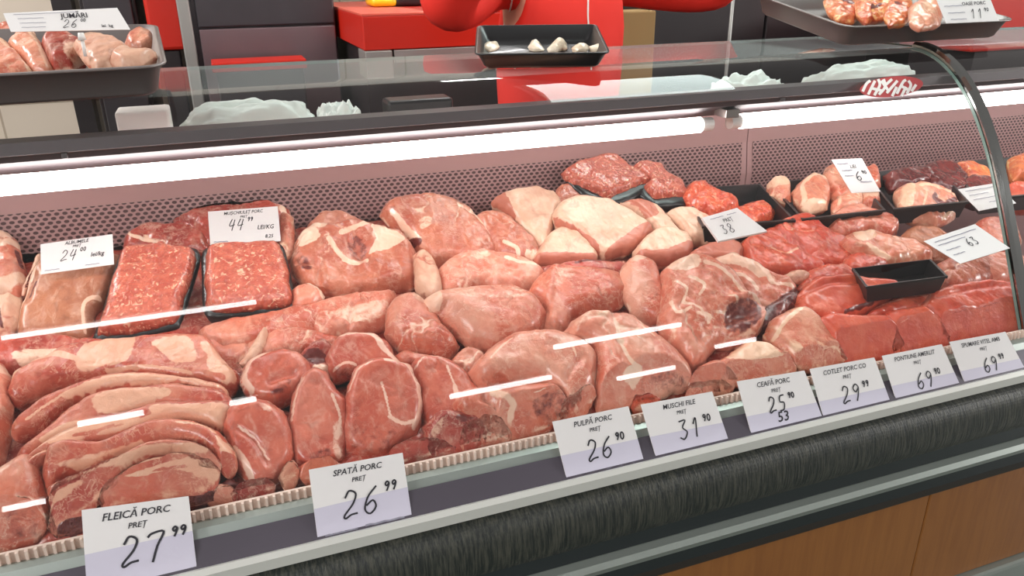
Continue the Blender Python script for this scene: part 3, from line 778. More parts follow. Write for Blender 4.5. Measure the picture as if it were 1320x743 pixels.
# meat behind mince packs
piece('meat_slice', 'flat red-brown slice behind the left mince pack', ST, G6, 'porkr', [(162, 312), (172, 298), (190, 291), (245, 289), (262, 298), (266, 322), (220, 324), (164, 324)], t=.014, lvl=1.8, f=[('f', 4, [(168, 302), (172, 314), (200, 318)])])
piece('meat_slice', 'folded red-brown slice behind the 44,99 card', ST, G6, 'porkr', [(228, 284), (242, 273), (262, 264), (288, 262), (300, 256), (345, 262), (368, 272), (377, 290), (376, 318), (330, 324), (270, 322), (246, 306)], t=.016, lvl=2.2, tilt=18,
      f=[('g', 5, [(232, 286), (250, 300), (268, 314)], .006), ('f', 9, [(364, 276), (374, 300), (372, 322)])])
piece('fat_trim', 'lumpy pale trim between the right mince pack and the bony cut', ST, G6, 'chick', [(362, 276), (376, 280), (380, 300), (378, 326), (366, 336), (360, 310)], t=.012, lvl=2.6, amp=.005)

def mince_pack(label, quad, h, lvl, tilt=10, roll=0, wrap=True, name='mince_pack'):
    P = np.array(quad, float); c = P.mean(0)
    e = None
    # tray rim a little larger than the mince
    r = ray(*c); base = (.925 - .75 * .19) + lvl * .011; kk = (EYE - base) / (.19 * r[1] - r[2]); C = r * kk + np.array([0, 0, EYE])
    e = empty(name, tuple(C), label, 'minced meat pack', 'trays of minced meat at the back of the case')
    big = c + (P - c) * 1.03
    tr = piece('foam_tray', None, None, None, 'black', big + np.array([0, 3]), t=.0045, R=.004, tilt=tilt, roll=roll, lvl=lvl, amp=0, edge=0, ang_=.2, grow=1.03, down=h, sp=.004, wob=.3, parent=e)
    tr.data.name = 'foam_tray'
    mc = piece('mince', None, None, None, 'mince', P, t=.016, R=.010, tilt=tilt, roll=roll, lvl=lvl + .35, amp=.0016, down=.002, sp=.0022, wob=2.0, parent=e, edge=0, grow=1, crease=0, f=[('h', c + (P - c) * .8, .001)])
    return e
mince_pack('left pack of minced pork with film, beside the rind sheet', [(160, 323), (182, 319), (230, 319), (250, 322), (254, 336), (244, 370), (232, 408), (224, 418), (176, 430), (126, 434), (126, 424), (136, 396), (148, 352)], .022, 2.2, 16)
mince_pack('right pack of minced pork below the 44,99 card', [(266, 322), (300, 317), (340, 314), (358, 314), (366, 326), (374, 362), (378, 386), (370, 396), (320, 402), (276, 404), (266, 396), (264, 360)], .026, 2.6, 16)

# ---- middle-left band, under the long reflection
piece('pork_joint', 'flat pink slab below the right mince pack', JO, None, 'pork', [(262, 425), (300, 412), (360, 404), (412, 396), (420, 412), (410, 432), (350, 446), (290, 456), (262, 446)], t=.018, lvl=.8)
piece('pork_joint', 'pinkish slab with greyish film right of the right mince pack', JO, None, 'porkp', [(395, 398), (440, 384), (505, 378), (508, 396), (498, 422), (470, 430), (420, 436), (404, 424)], t=.018, lvl=1.1,
      f=[('F', [(424, 416), (440, 408), (470, 402), (500, 400), (496, 420), (455, 426)], .62), ('g', 3, [(456, 402), (450, 430)], .004)])
piece('pork_strip', 'narrow fat-edged slice beside the right mince pack', JO, None, 'porkp', [(378, 374), (398, 368), (412, 374), (418, 384), (404, 396), (380, 398)], t=.014, lvl=1.6, f=[('f', 6, [(396, 370), (410, 376), (416, 384)])])
piece('fat_shard', 'pointed shard of white fat lying left of the chops', 'fat trim', None, 'skin', [(306, 468), (318, 456), (334, 432), (344, 418), (346, 434), (334, 458), (322, 468)], t=.008, lvl=1.6, R=.006)
piece('pork_joint', 'small pink slab under the white shard', JO, None, 'pork', [(262, 440), (290, 430), (330, 428), (400, 428), (440, 436), (430, 456), (370, 462), (300, 478), (272, 466)], t=.016, lvl=.2)

# ---- back centre left
piece('pork_lobe', 'rounded brownish lobe against the perforated panel', JO, G6, 'porkb', [(396, 296), (410, 280), (434, 275), (458, 282), (478, 297), (474, 310), (440, 318), (404, 316)], t=.022, lvl=2.2)
piece('pork_blade_cut', 'knobbly pork cut with curls of cream fat round a red hollow', JO, G6, 'porkb', [(380, 328), (390, 308), (404, 296), (428, 295), (470, 293), (492, 300), (518, 308), (532, 326), (535, 352), (530, 370), (478, 377), (420, 381), (394, 370), (380, 352)], t=.028, lvl=2.0, amp=.003, tilt=14,
      f=[('f', 10, [(388, 312), (402, 302), (418, 300)]), ('F', [(390, 314), (404, 304), (414, 316), (400, 326), (386, 328)]), ('f', 7, [(424, 322), (436, 338), (452, 350), (472, 346)]), ('f', 6, [(440, 312), (460, 306), (478, 296)]),
         ('F', [(478, 300), (500, 308), (522, 318), (512, 328), (488, 334), (474, 338), (484, 322)]), ('D', [(448, 320), (462, 318), (474, 334), (464, 344), (450, 338)], .55), ('g', 9, [(448, 322), (466, 340)], .008),
         ('D', [(382, 340), (398, 344), (404, 360), (390, 358)], .6), ('g', 5, [(384, 345), (408, 352), (412, 372)], .006), ('r', 5, [(424, 322), (440, 342), (468, 350)], .004)])
piece('fat_flap', 'upright cream fat flap between the knobbly cut and the shiny lobe', 'fat trim', G6, 'skin', [(534, 332), (546, 328), (560, 336), (566, 356), (571, 378), (564, 387), (548, 384), (536, 372)], t=.02, lvl=2.6, f=[('l', 6, [(540, 340), (546, 380)]), ('g', 4, [(550, 340), (556, 380)], .004)])
piece('pork_joint', 'large smooth brownish joint at the back, left of the pale slabs', JO, G1, 'porkb', [(494, 282), (502, 264), (524, 258), (562, 256), (598, 266), (622, 290), (640, 318), (646, 334), (600, 344), (560, 342), (540, 328), (524, 306)], t=.032, R=.05, lvl=2.0, amp=.0018, tilt=16,
      f=[('f', 5, [(504, 284), (524, 304), (540, 320)]), ('d', 6, [(524, 314), (540, 322)]), ('F', [(536, 300), (552, 294), (556, 304), (544, 312)], .6), ('f', 4, [(606, 282), (622, 300), (630, 312)])])
piece('pork_joint', 'brownish wedge tucked left of the first pale fat slab', JO, G1, 'porkb', [(612, 284), (632, 278), (650, 280), (672, 296), (690, 314), (700, 334), (690, 345), (664, 340), (640, 326)], t=.022, lvl=1.8, f=[('f', 5, [(648, 322), (664, 330), (668, 344)]), ('F', [(676, 332), (694, 336), (692, 346), (678, 346)], .7)])
piece('pork_joint', 'shiny pink lobe with silver skin in front of the big brown joint', JO, G1, 'porkp', [(563, 352), (590, 334), (618, 327), (650, 330), (682, 340), (700, 352), (694, 368), (672, 378), (640, 376), (620, 372), (576, 388), (566, 374)], t=.024, R=.035, lvl=1.6,
      f=[('f', 4, [(650, 344), (672, 350), (692, 352)]), ('g', 4, [(626, 368), (650, 356), (690, 362)], .003), ('F', [(604, 338), (628, 334), (630, 344), (610, 348)], .55)])
piece('pork_loin', 'long rounded pork loin in the centre of the case', JO, G1, 'porkp', [(541, 396), (560, 385), (600, 378), (656, 375), (686, 386), (703, 408), (696, 430), (672, 446), (634, 457), (600, 444), (572, 424), (548, 412)], t=.040, R=.06, lvl=1.8, amp=.0015, tilt=16,
      f=[('F', [(536, 394), (560, 386), (568, 398), (564, 414), (546, 408)], .8), ('F', [(580, 388), (660, 378), (684, 396), (640, 404), (590, 402)], .46), ('g', 5, [(560, 420), (574, 410)], .006)])
piece('pork_joint', 'rounded pink end lobe at the left of the long loin', JO, G1, 'pork', [(500, 402), (510, 390), (532, 384), (548, 394), (566, 418), (590, 448), (580, 462), (550, 460), (514, 454), (499, 432)], t=.034, R=.05, lvl=1.5, amp=.0016, f=[('F', [(528, 386), (546, 392), (552, 408), (534, 402)], .6)])
piece('pork_joint', 'smooth pink joint right of the long loin, dark hollow beneath', JO, G1, 'pork', [(682, 380), (694, 362), (712, 350), (750, 354), (798, 358), (806, 380), (800, 396), (764, 404), (738, 412), (732, 432), (714, 436), (698, 424), (702, 404)], t=.030, R=.04, lvl=1.4, amp=.0016,
      f=[('F', [(694, 376), (712, 360), (740, 362), (730, 378), (700, 388)], .42), ('r', 7, [(712, 354), (704, 400), (712, 430)], .005)])

# ---- pale fat slabs
def fatslab(label, pts, lvl, cut=(), t=.018, tilt=12, **k):
    k.setdefault('edge', .5); k.setdefault('crease', .3); k.setdefault('grow', 1.02)
    return piece('fat_slab', label, FA, G4, 'skin', pts, t=t, R=.011, lvl=lvl, amp=.0013, tilt=tilt, f=[('F', c, .9) for c in cut] + list(k.pop('f', [])), **k)
fatslab('pale fat slab furthest left at the back, pink left rim', [(634, 262), (650, 250), (690, 246), (716, 254), (724, 268), (716, 290), (706, 326), (690, 326), (676, 306), (658, 280)], 2.6, [[(632, 262), (646, 252), (652, 262), (664, 284), (658, 290), (642, 276)]])
fatslab('lowest pale fat slab, half covered by the front slab', [(686, 334), (698, 316), (716, 296), (742, 302), (770, 330), (768, 344), (730, 344), (690, 346)], 1.9, [[(684, 338), (770, 336), (770, 350), (684, 350)]])
fatslab('big pale fat slab lying on top in front, brown cut side', [(713, 276), (722, 262), (740, 255), (774, 258), (802, 270), (824, 284), (840, 296), (830, 312), (812, 326), (778, 334), (766, 328), (742, 306), (716, 292)], 3.4,
        [[(712, 280), (722, 290), (746, 304), (770, 324), (768, 334), (740, 312), (712, 294)], [(778, 334), (790, 320), (822, 298), (842, 292), (832, 316), (812, 330)]], tilt=20)
fatslab('narrow peach slab right of the big front slab', [(800, 262), (822, 262), (846, 270), (868, 292), (884, 310), (876, 320), (850, 312), (838, 298), (822, 280)], 2.2, [[(802, 262), (830, 264), (846, 282), (836, 290), (820, 276)]])
fatslab('fat slab with curved brown lower side, left of the tilted card', [(816, 328), (828, 310), (846, 298), (866, 296), (886, 308), (894, 318), (886, 334), (852, 342), (822, 340)], 2.3, [[(814, 332), (850, 332), (892, 318), (892, 334), (852, 346), (816, 342)]])
fatslab('pale slab behind the tilted card', [(856, 276), (874, 270), (896, 274), (916, 288), (926, 304), (908, 314), (890, 312), (874, 294)], 1.9)
fatslab('rounded end slab with brown face under the tilted card', [(884, 334), (898, 322), (930, 312), (950, 316), (960, 330), (950, 340), (916, 344), (890, 342)], 1.9, [[(884, 336), (900, 322), (930, 312), (950, 316), (960, 330), (950, 340), (916, 346)]])
piece('meat_slice', 'long thin reddish slice under the pale slabs', ST, G4, 'porkr', [(700, 344), (730, 341), (770, 338), (806, 338), (804, 352), (780, 358), (730, 356), (704, 352)], t=.012, lvl=1.7, f=[('d', 4, [(740, 346), (800, 340)])])
piece('meat_slice', 'brown slice behind the big pale slab and the mince pouch', ST, G4, 'porkb', [(714, 254), (722, 244), (740, 238), (762, 248), (770, 262), (740, 262), (720, 266)], t=.014, lvl=2.4)

# mince at the back right of centre
def mince_bag(label, pts, under, lvl, tilt):
    P = np.array(pts, float); c = P.mean(0); r = ray(*c); base = (.925 - .75 * .19) + lvl * .011; kk = (EYE - base) / (.19 * r[1] - r[2]); C = r * kk + np.array([0, 0, EYE])
    e = empty('mince_pack', tuple(C), label, 'minced meat pack', 'trays of minced meat at the back of the case')
    piece('foam_tray', None, None, None, 'black', np.array(under, float), t=.004, R=.004, tilt=tilt, lvl=lvl - .1, amp=0, edge=0, down=.02, sp=.004, wob=.3, parent=e)
    piece('mince', None, None, None, 'mince', P, t=.018, R=.016, tilt=tilt, lvl=lvl + .3, amp=.002, down=.002, sp=.0024, parent=e, edge=0, crease=0)
mince_bag('mince pack tilted on top of the pile at the back', [(726, 226), (744, 214), (766, 205), (792, 203), (806, 214), (826, 228), (838, 236), (812, 246), (786, 258), (762, 250), (742, 240)], [(730, 230), (770, 210), (800, 212), (838, 240), (814, 256), (786, 264), (756, 254)], 4.0, 14)
mince_bag('second mince pack right of the tilted one', [(816, 216), (834, 213), (852, 216), (862, 228), (878, 240), (888, 252), (862, 258), (840, 256), (828, 244), (836, 236)], [(822, 222), (850, 220), (886, 252), (880, 264), (846, 266), (826, 252)], 3.2, 12)

# ---- centre right joints
piece('pork_fillet', 'tapering pink fillet standing beside the bony shoulder', JO, G1, 'porkp', [(800, 366), (802, 346), (812, 337), (830, 338), (846, 350), (854, 374), (859, 404), (854, 420), (838, 422), (818, 406), (806, 388)], t=.030, R=.04, lvl=2.2, amp=.0014, tilt=18, f=[('f', 4, [(848, 350), (850, 372), (856, 398)]), ('F', [(808, 340), (826, 338), (828, 346), (812, 350)], .7)])
piece('pork_shoulder_joint', 'knobbly pork shoulder joint with round dark bone socket', JO, G1, 'porkp', [(856, 356), (866, 344), (886, 338), (908, 342), (936, 356), (956, 378), (972, 400), (978, 420), (970, 440), (950, 448), (926, 446), (914, 456), (908, 470), (888, 482), (872, 462), (856, 440), (850, 414), (856, 384)], t=.034, R=.03, lvl=2.1, amp=.0045, tilt=20,
      f=[('F', [(856, 342), (884, 338), (896, 350), (886, 362), (860, 360)], .8), ('f', 4, [(900, 352), (930, 372), (954, 396)]), ('f', 3.5, [(862, 378), (876, 390), (872, 406), (892, 412), (900, 424)]), ('f', 4, [(880, 372), (898, 384), (892, 396)]), ('f', 4, [(858, 402), (864, 418), (880, 414)]),
         ('f', 6, [(890, 420), (906, 420), (904, 430)]), ('f', 4, [(930, 398), (940, 404), (930, 414), (916, 416)]), ('D', [(926, 412), (940, 402), (960, 402), (970, 414), (966, 432), (948, 440), (930, 436)], .7), ('g', 9, [(940, 416), (956, 418)], .012), ('r', 4, [(928, 402), (960, 396), (976, 414), (966, 438)], .006), ('f', 5, [(958, 396), (976, 412), (972, 436)]), ('g', 5, [(900, 358), (944, 392)], .005)])
piece('pork_shoulder_joint', 'second shoulder joint with loose cream fat folds, dark cut edge', JO, G1, 'porkp', [(908, 348), (922, 336), (944, 334), (970, 344), (986, 356), (1008, 368), (1024, 378), (1022, 388), (1006, 398), (988, 414), (976, 424), (966, 408), (950, 384), (928, 364)], t=.030, R=.028, lvl=1.7, amp=.004, tilt=16,
      f=[('F', [(914, 348), (924, 337), (946, 337), (974, 350), (984, 366), (974, 368), (950, 354), (930, 350)], .85), ('f', 5, [(914, 352), (930, 362), (950, 388)]), ('f', 6, [(956, 352), (978, 362), (988, 376)]), ('f', 4, [(990, 378), (1010, 380), (1018, 384)]), ('f', 5, [(940, 362), (962, 372), (970, 384)]), ('d', 9, [(980, 424), (992, 408), (1006, 394), (1022, 384)]), ('g', 4, [(930, 352), (962, 362), (976, 376)], .005)])
piece('dark_offcut', 'dark red offcut behind the bone socket', ST, None, 'liver', [(974, 404), (992, 392), (1008, 380), (1026, 376), (1028, 390), (1016, 404), (1002, 418), (988, 430), (976, 430)], t=.014, lvl=1.2, tilt=20)
# large front joints
piece('pork_leg_joint', 'big round leg joint above the third and fourth front cards, white seam', JO, G1, 'porkp', [(730, 432), (738, 420), (752, 412), (786, 410), (812, 416), (832, 428), (852, 442), (872, 460), (886, 480), (890, 500), (862, 508), (832, 520), (800, 528), (772, 530), (762, 508), (764, 480), (762, 458), (740, 448)], t=.045, R=.06, lvl=1.2, amp=.0022, tilt=18,
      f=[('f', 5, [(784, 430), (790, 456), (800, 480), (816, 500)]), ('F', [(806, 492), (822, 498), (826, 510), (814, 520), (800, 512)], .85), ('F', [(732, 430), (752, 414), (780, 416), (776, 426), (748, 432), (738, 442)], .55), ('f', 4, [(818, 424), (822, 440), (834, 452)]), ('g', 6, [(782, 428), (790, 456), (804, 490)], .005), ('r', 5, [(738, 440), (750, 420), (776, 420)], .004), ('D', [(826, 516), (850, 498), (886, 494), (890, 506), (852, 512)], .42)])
piece('pork_loin', 'wide pink loin left of the round leg joint', JO, G1, 'porkp', [(604, 486), (618, 468), (634, 452), (656, 437), (684, 433), (712, 434), (746, 446), (764, 460), (768, 484), (764, 510), (746, 532), (728, 540), (716, 516), (690, 500), (650, 502), (622, 508)], t=.040, R=.06, lvl=1.3, amp=.0015, tilt=18, f=[('f', 3, [(628, 480), (640, 466), (656, 452)]), ('g', 5, [(726, 500), (742, 478)], .004), ('f', 3, [(730, 462), (736, 476)])])
piece('pork_leg_joint', 'front pink joint with curled fat band and dark cut face, left of card 3', JO, G1, 'pork', [(588, 520), (604, 506), (640, 504), (690, 498), (716, 500), (728, 516), (726, 538), (708, 556), (678, 570), (660, 574), (640, 560), (614, 546), (594, 538)], t=.028, R=.028, lvl=.7, amp=.003, tilt=18,
      f=[('f', 10, [(632, 514), (650, 524), (664, 544), (666, 566)]), ('D', [(690, 552), (700, 530), (728, 512), (728, 540), (706, 560)], .5), ('f', 3, [(688, 522), (700, 516)]), ('g', 7, [(622, 520), (644, 540), (650, 566)], .010)])
piece('pork_trim', 'small folded flap squeezed between the loin and the round joint', ST, G1, 'pork', [(732, 542), (738, 524), (750, 506), (762, 494), (768, 510), (764, 526), (752, 544), (738, 554)], t=.016, lvl=1.0, f=[('f', 4, [(736, 546), (748, 520), (762, 498)])])
piece('pork_trim', 'dark fibrous end piece behind the grille below the wide loin', ST, G1, 'porkr', [(544, 552), (566, 536), (600, 534), (626, 546), (632, 562), (606, 578), (576, 586), (556, 582)], t=.016, lvl=.1, amp=.004, f=[('F', [(556, 560), (572, 556), (574, 578), (560, 580)], .6), ('D', [(590, 544), (618, 550), (604, 560), (586, 556)], .6)])
piece('pork_trim', 'curled pink end piece under the front joint', ST, G1, 'pork', [(596, 570), (620, 552), (648, 552), (664, 566), (652, 574), (620, 580), (600, 582)], t=.014, lvl=-.1, amp=.004)

# ---- chops
piece('pork_chop', 'large loin chop facing front above the second card, fat edge right', CH, G2, 'steak', grow=1.10, crease=.55, pts=[(450, 504), (460, 480), (480, 470), (504, 468), (526, 476), (538, 500), (541, 530), (534, 556), (508, 572), (498, 588), (468, 588), (450, 578), (446, 548)], t=.024, R=.012, lvl=1.4, amp=.001, tilt=30,
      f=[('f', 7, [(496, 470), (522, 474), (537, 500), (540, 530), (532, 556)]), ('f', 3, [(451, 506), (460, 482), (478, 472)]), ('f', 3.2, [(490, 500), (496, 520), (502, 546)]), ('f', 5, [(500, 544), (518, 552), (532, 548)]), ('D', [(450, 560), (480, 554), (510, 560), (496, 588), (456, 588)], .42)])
piece('pork_chop', 'long loin chop left of the largest chop', CH, G2, 'steak', grow=1.10, crease=.55, pts=[(373, 545), (380, 514), (390, 490), (404, 480), (420, 486), (434, 506), (448, 520), (450, 550), (444, 592), (420, 600), (392, 602), (376, 586)], t=.022, R=.012, lvl=1.0, amp=.0012, tilt=28,
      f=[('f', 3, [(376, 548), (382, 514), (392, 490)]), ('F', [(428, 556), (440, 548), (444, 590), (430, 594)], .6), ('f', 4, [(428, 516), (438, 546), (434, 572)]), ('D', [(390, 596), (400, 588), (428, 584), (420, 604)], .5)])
piece('pork_chop', 'rounded chop with white fat stripe, at the belly stack\'s right', CH, G2, 'steak', grow=1.10, crease=.55, pts=[(292, 556), (297, 532), (316, 520), (344, 523), (362, 534), (374, 560), (376, 584), (366, 606), (350, 622), (328, 630), (308, 606), (298, 582)], t=.022, R=.012, lvl=.9, amp=.0014, tilt=28,
      f=[('f', 9, [(304, 584), (316, 600), (326, 624)]), ('f', 3, [(308, 556), (330, 572), (348, 600)]), ('F', [(330, 524), (350, 528), (352, 540), (340, 536)], .5), ('g', 4, [(308, 560), (330, 575), (346, 604)], .004)])
piece('pork_chop', 'upper chop with thick white fat curve above the largest chop', CH, G2, 'steak', grow=1.10, crease=.55, pts=[(424, 462), (434, 442), (450, 433), (478, 434), (496, 442), (506, 462), (520, 474), (508, 482), (480, 480), (456, 486), (436, 492), (424, 480)], t=.022, R=.012, lvl=1.2, amp=.0015, tilt=24,
      f=[('f', 8, [(440, 438), (464, 433), (482, 440), (494, 458), (512, 474)]), ('D', [(424, 482), (440, 478), (452, 484), (436, 494)], .5), ('f', 4, [(430, 484), (446, 476), (458, 478)])])
piece('pork_chop', 'chop with white left rim behind the rounded chop', CH, G2, 'steak', grow=1.10, crease=.55, pts=[(312, 492), (320, 472), (338, 460), (362, 456), (386, 460), (400, 478), (396, 498), (380, 512), (360, 524), (336, 520), (318, 508)], t=.020, R=.013, lvl=1.0, amp=.002, tilt=20,
      f=[('f', 8, [(346, 460), (324, 474), (316, 494), (326, 510)]), ('D', [(352, 506), (378, 498), (372, 514), (350, 520)], .5), ('g', 5, [(350, 500), (380, 492)], .006)])
piece('pork_trim', 'dark red fleshy fold between the upper chops', ST, G2, 'porkr', [(386, 462), (398, 448), (416, 440), (432, 448), (432, 466), (424, 482), (406, 490), (392, 480)], t=.016, lvl=1.2, amp=.004, f=[('D', [(392, 462), (412, 458), (424, 466), (410, 478), (396, 474)], .75), ('f', 4, [(420, 442), (430, 452), (424, 464)]), ('g', 8, [(396, 468), (420, 466)], .008), ('F', [(404, 478), (424, 476), (422, 490), (408, 490)], .75)])
piece('pork_chop', 'chop right of the largest one with a small fat spur', CH, G2, 'steak', grow=1.10, crease=.55, pts=[(532, 480), (540, 466), (558, 462), (580, 468), (600, 484), (616, 506), (620, 530), (600, 540), (572, 546), (550, 552), (540, 530), (540, 504)], t=.022, R=.013, lvl=.9, amp=.0014, tilt=24,
      f=[('f', 3, [(534, 480), (550, 464), (576, 468)]), ('f', 7, [(584, 508), (590, 528), (600, 534)]), ('f', 3, [(574, 480), (584, 508)])])
piece('pork_lobe', 'small curled lobe above the chop with the fat spur', JO, G2, 'pork', [(578, 474), (586, 458), (598, 450), (614, 454), (628, 466), (626, 482), (610, 492), (594, 488)], t=.018, lvl=1.1, f=[('g', 5, [(590, 468), (606, 466), (614, 478)], .006), ('f', 3, [(604, 478), (614, 466), (624, 468)])])
piece('pork_lobe', 'smooth small lobe wedged below the loin\'s left end', JO, G2, 'pork', [(506, 462), (520, 456), (544, 458), (566, 466), (562, 480), (538, 480), (520, 478)], t=.016, lvl=.9)
for i, (lb, pt, mt) in enumerate([('small pink scrap by the grille right of the first card', [(262, 636), (274, 624), (296, 626), (306, 640), (292, 652), (268, 654)], 'pork'),
                                  ('flat orange-pink scrap by the grille under the rounded chop', [(300, 640), (326, 628), (356, 630), (352, 642), (322, 650), (302, 652)], 'porkr'),
                                  ('pale fat stick by the grille between two chops', [(362, 628), (368, 604), (378, 596), (386, 606), (382, 624), (370, 634)], 'chick'),
                                  ('thin curved scrap behind the second card', [(384, 606), (396, 596), (430, 594), (440, 604), (420, 618), (392, 622)], 'pork'),
                                  ('dark red flat scrap between the second card and the grille', [(500, 588), (520, 572), (548, 572), (590, 584), (574, 592), (520, 606), (502, 606)], 'porkr'),
                                  ('small peach scrap between the fourth and fifth cards', [(886, 506), (900, 494), (930, 498), (950, 506), (940, 516), (906, 522), (890, 518)], 'chick'),
                                  ('red scrap between the third and fourth cards', [(816, 520), (832, 510), (850, 512), (846, 524), (826, 532), (816, 530)], 'beef')]):
    piece('meat_scrap', lb, 'meat scrap', 'scraps along the grille', mt, pt, t=.012, lvl=-.4 if i != 2 else .3, amp=.003, tilt=6)

# ---- belly slices at the left
piece('belly_slab', 'reddish slab above the belly stack at far left', BE, G3, 'porkr', [(-30, 446), (20, 438), (70, 434), (124, 440), (150, 446), (120, 470), (60, 478), (10, 488), (-30, 490)], t=.018, lvl=1.0, f=[('F', [(20, 470), (60, 460), (100, 462), (90, 478), (40, 484)], .7)])
piece('belly_slab', 'topmost wide belly slab with lilac-white fat patches', BE, G3, 'bacon', grow=1.02, crease=.5, ang_=.4, pts=[(10, 512), (24, 484), (60, 466), (100, 448), (140, 441), (176, 438), (230, 436), (266, 438), (284, 462), (304, 482), (306, 500), (290, 512), (262, 504), (228, 500), (180, 490), (130, 492), (74, 504), (26, 526)], t=.020, R=.012, lvl=1.6, amp=.0022, tilt=16, f=[
    ('F', [(104, 470), (120, 450), (150, 442), (176, 440), (176, 460), (168, 478), (140, 482), (112, 490), (102, 482)], .85), ('F', [(198, 452), (230, 444), (250, 448), (256, 478), (226, 480), (212, 466)], .8), ('f', 13, [(266, 456), (288, 474), (300, 494)]), ('F', [(272, 462), (296, 478), (304, 498), (290, 506), (272, 492)], .85),
    ('f', 8, [(20, 494), (40, 478), (78, 470), (100, 474)]), ('l', 8, [(252, 496), (290, 498)]), ('f', 4, [(140, 486), (190, 484), (250, 494)])])
piece('belly_slice', 'second belly slice from the top with long peach rind edge', BE, G3, 'bacon', grow=(1.0, 1.20), crease=.45, ang_=.35, wob=1.6, pts=[(15, 545), (30, 532), (60, 514), (100, 500), (140, 490), (186, 487), (230, 492), (286, 500), (296, 512), (280, 520), (236, 508), (200, 506), (140, 510), (96, 522), (60, 546), (20, 560)], t=.016, R=.008, lvl=2.1, amp=.0015, tilt=18, f=[
    ('F', [(84, 520), (120, 498), (170, 489), (228, 493), (226, 500), (150, 504), (100, 518)], .85), ('f', 4, [(18, 532), (36, 522), (46, 522)]), ('f', 3, [(40, 550), (84, 518), (100, 510)]), ('F', [(230, 492), (292, 502), (292, 510), (240, 504)], .65), ('D', [(20, 545), (40, 534), (50, 540), (30, 552)], .3)])
piece('belly_slice', 'third belly slice with broad pale centre', BE, G3, 'bacon', grow=(1.0, 1.20), crease=.45, ang_=.35, wob=1.6, pts=[(22, 578), (50, 560), (90, 530), (124, 514), (170, 508), (230, 504), (290, 512), (300, 526), (280, 536), (236, 532), (190, 534), (140, 548), (100, 560), (60, 578), (30, 594)], t=.016, R=.009, lvl=2.1, amp=.0015, tilt=18, f=[
    ('F', [(122, 522), (150, 510), (210, 508), (224, 516), (190, 530), (140, 542), (126, 536)], .85), ('f', 8, [(60, 576), (90, 558), (130, 550)]), ('f', 4, [(24, 580), (40, 570)]), ('f', 3, [(180, 532), (240, 528), (290, 530)])])
piece('belly_slice', 'fourth belly slice, rind edge ends in a square peach flap', BE, G3, 'bacon', grow=(1.0, 1.20), crease=.45, ang_=.35, wob=1.6, pts=[(-15, 632), (20, 600), (50, 578), (80, 560), (120, 548), (160, 540), (200, 527), (250, 526), (300, 527), (296, 548), (288, 560), (250, 550), (210, 550), (170, 566), (136, 572), (92, 584), (56, 594), (20, 616)], t=.016, R=.009, lvl=2.2, amp=.0018, tilt=18, f=[
    ('F', [(196, 530), (250, 528), (298, 529), (292, 556), (250, 546), (206, 548)], .85), ('f', 9, [(26, 602), (60, 580), (96, 562), (140, 556), (180, 548)]), ('F', [(64, 570), (92, 560), (120, 562), (110, 576), (70, 584)], .8), ('f', 6, [(130, 566), (160, 560), (200, 544)]), ('l', 4, [(100, 570), (120, 566), (150, 556)])])
piece('belly_slice', 'fifth belly slice, bright red with pale knob at its right end', BE, G3, 'bacon', grow=(1.0, 1.20), crease=.45, ang_=.35, wob=1.6, pts=[(54, 606), (64, 580), (96, 572), (130, 574), (160, 562), (196, 550), (230, 548), (270, 556), (290, 568), (306, 586), (304, 604), (292, 612), (276, 594), (250, 578), (220, 574), (184, 582), (150, 594), (120, 606), (84, 614), (64, 632)], t=.018, R=.010, lvl=2.3, amp=.002, tilt=20, f=[
    ('F', [(280, 568), (298, 580), (302, 592), (286, 590)], .85), ('F', [(66, 622), (76, 612), (110, 610), (140, 596), (150, 586), (120, 596), (84, 606)], .8), ('f', 5, [(150, 590), (172, 582), (186, 576)]), ('f', 4, [(56, 596), (64, 584), (80, 576)]), ('f', 4, [(230, 552), (262, 556), (280, 566)])])
piece('belly_slice', 'sixth belly slice, grey-pink arch ending in a long pointed rind at lower left', BE, G3, 'bacon', grow=(1.0, 1.20), crease=.45, ang_=.35, wob=1.6, pts=[(52, 699), (60, 672), (64, 636), (90, 628), (120, 612), (150, 598), (184, 582), (220, 576), (256, 580), (282, 598), (284, 614), (260, 606), (228, 592), (190, 598), (160, 612), (134, 636), (108, 660), (76, 684)], t=.018, R=.010, lvl=2.2, amp=.0016, tilt=20, f=[
    ('F', [(54, 696), (66, 668), (84, 660), (120, 644), (134, 630), (100, 664), (74, 686)], .75), ('f', 8, [(90, 648), (120, 628), (160, 602), (196, 586), (240, 584), (268, 596)]), ('l', 5, [(70, 640), (100, 636), (140, 612)])])
piece('belly_slice', 'thin red belly slice showing between the fifth and sixth slices', BE, G3, 'bacon', grow=(1.0, 1.1), crease=.4, ang_=.3, wob=1.4, pts=[(62, 626), (90, 616), (130, 602), (170, 584), (210, 574), (252, 576), (284, 592), (286, 604), (256, 592), (214, 586), (176, 596), (134, 614), (96, 628), (66, 640)], t=.014, R=.006, lvl=2.4, amp=.0012, tilt=20, f=[('f', 5, [(66, 628), (110, 612), (160, 592), (214, 578), (256, 582)]), ('l', 4, [(80, 632), (140, 612), (180, 596)])])
piece('belly_slice', 'narrow belly slice with wavy pale edge at the left of the stack', BE, G3, 'bacon', grow=1.0, crease=.4, ang_=.3, wob=1.4, pts=[(-16, 652), (6, 628), (26, 606), (48, 588), (66, 578), (66, 592), (50, 606), (30, 626), (8, 650), (-14, 668)], t=.014, R=.007, lvl=2.2, amp=.0014, tilt=18, f=[('f', 6, [(-12, 652), (14, 624), (40, 600), (62, 584)])])
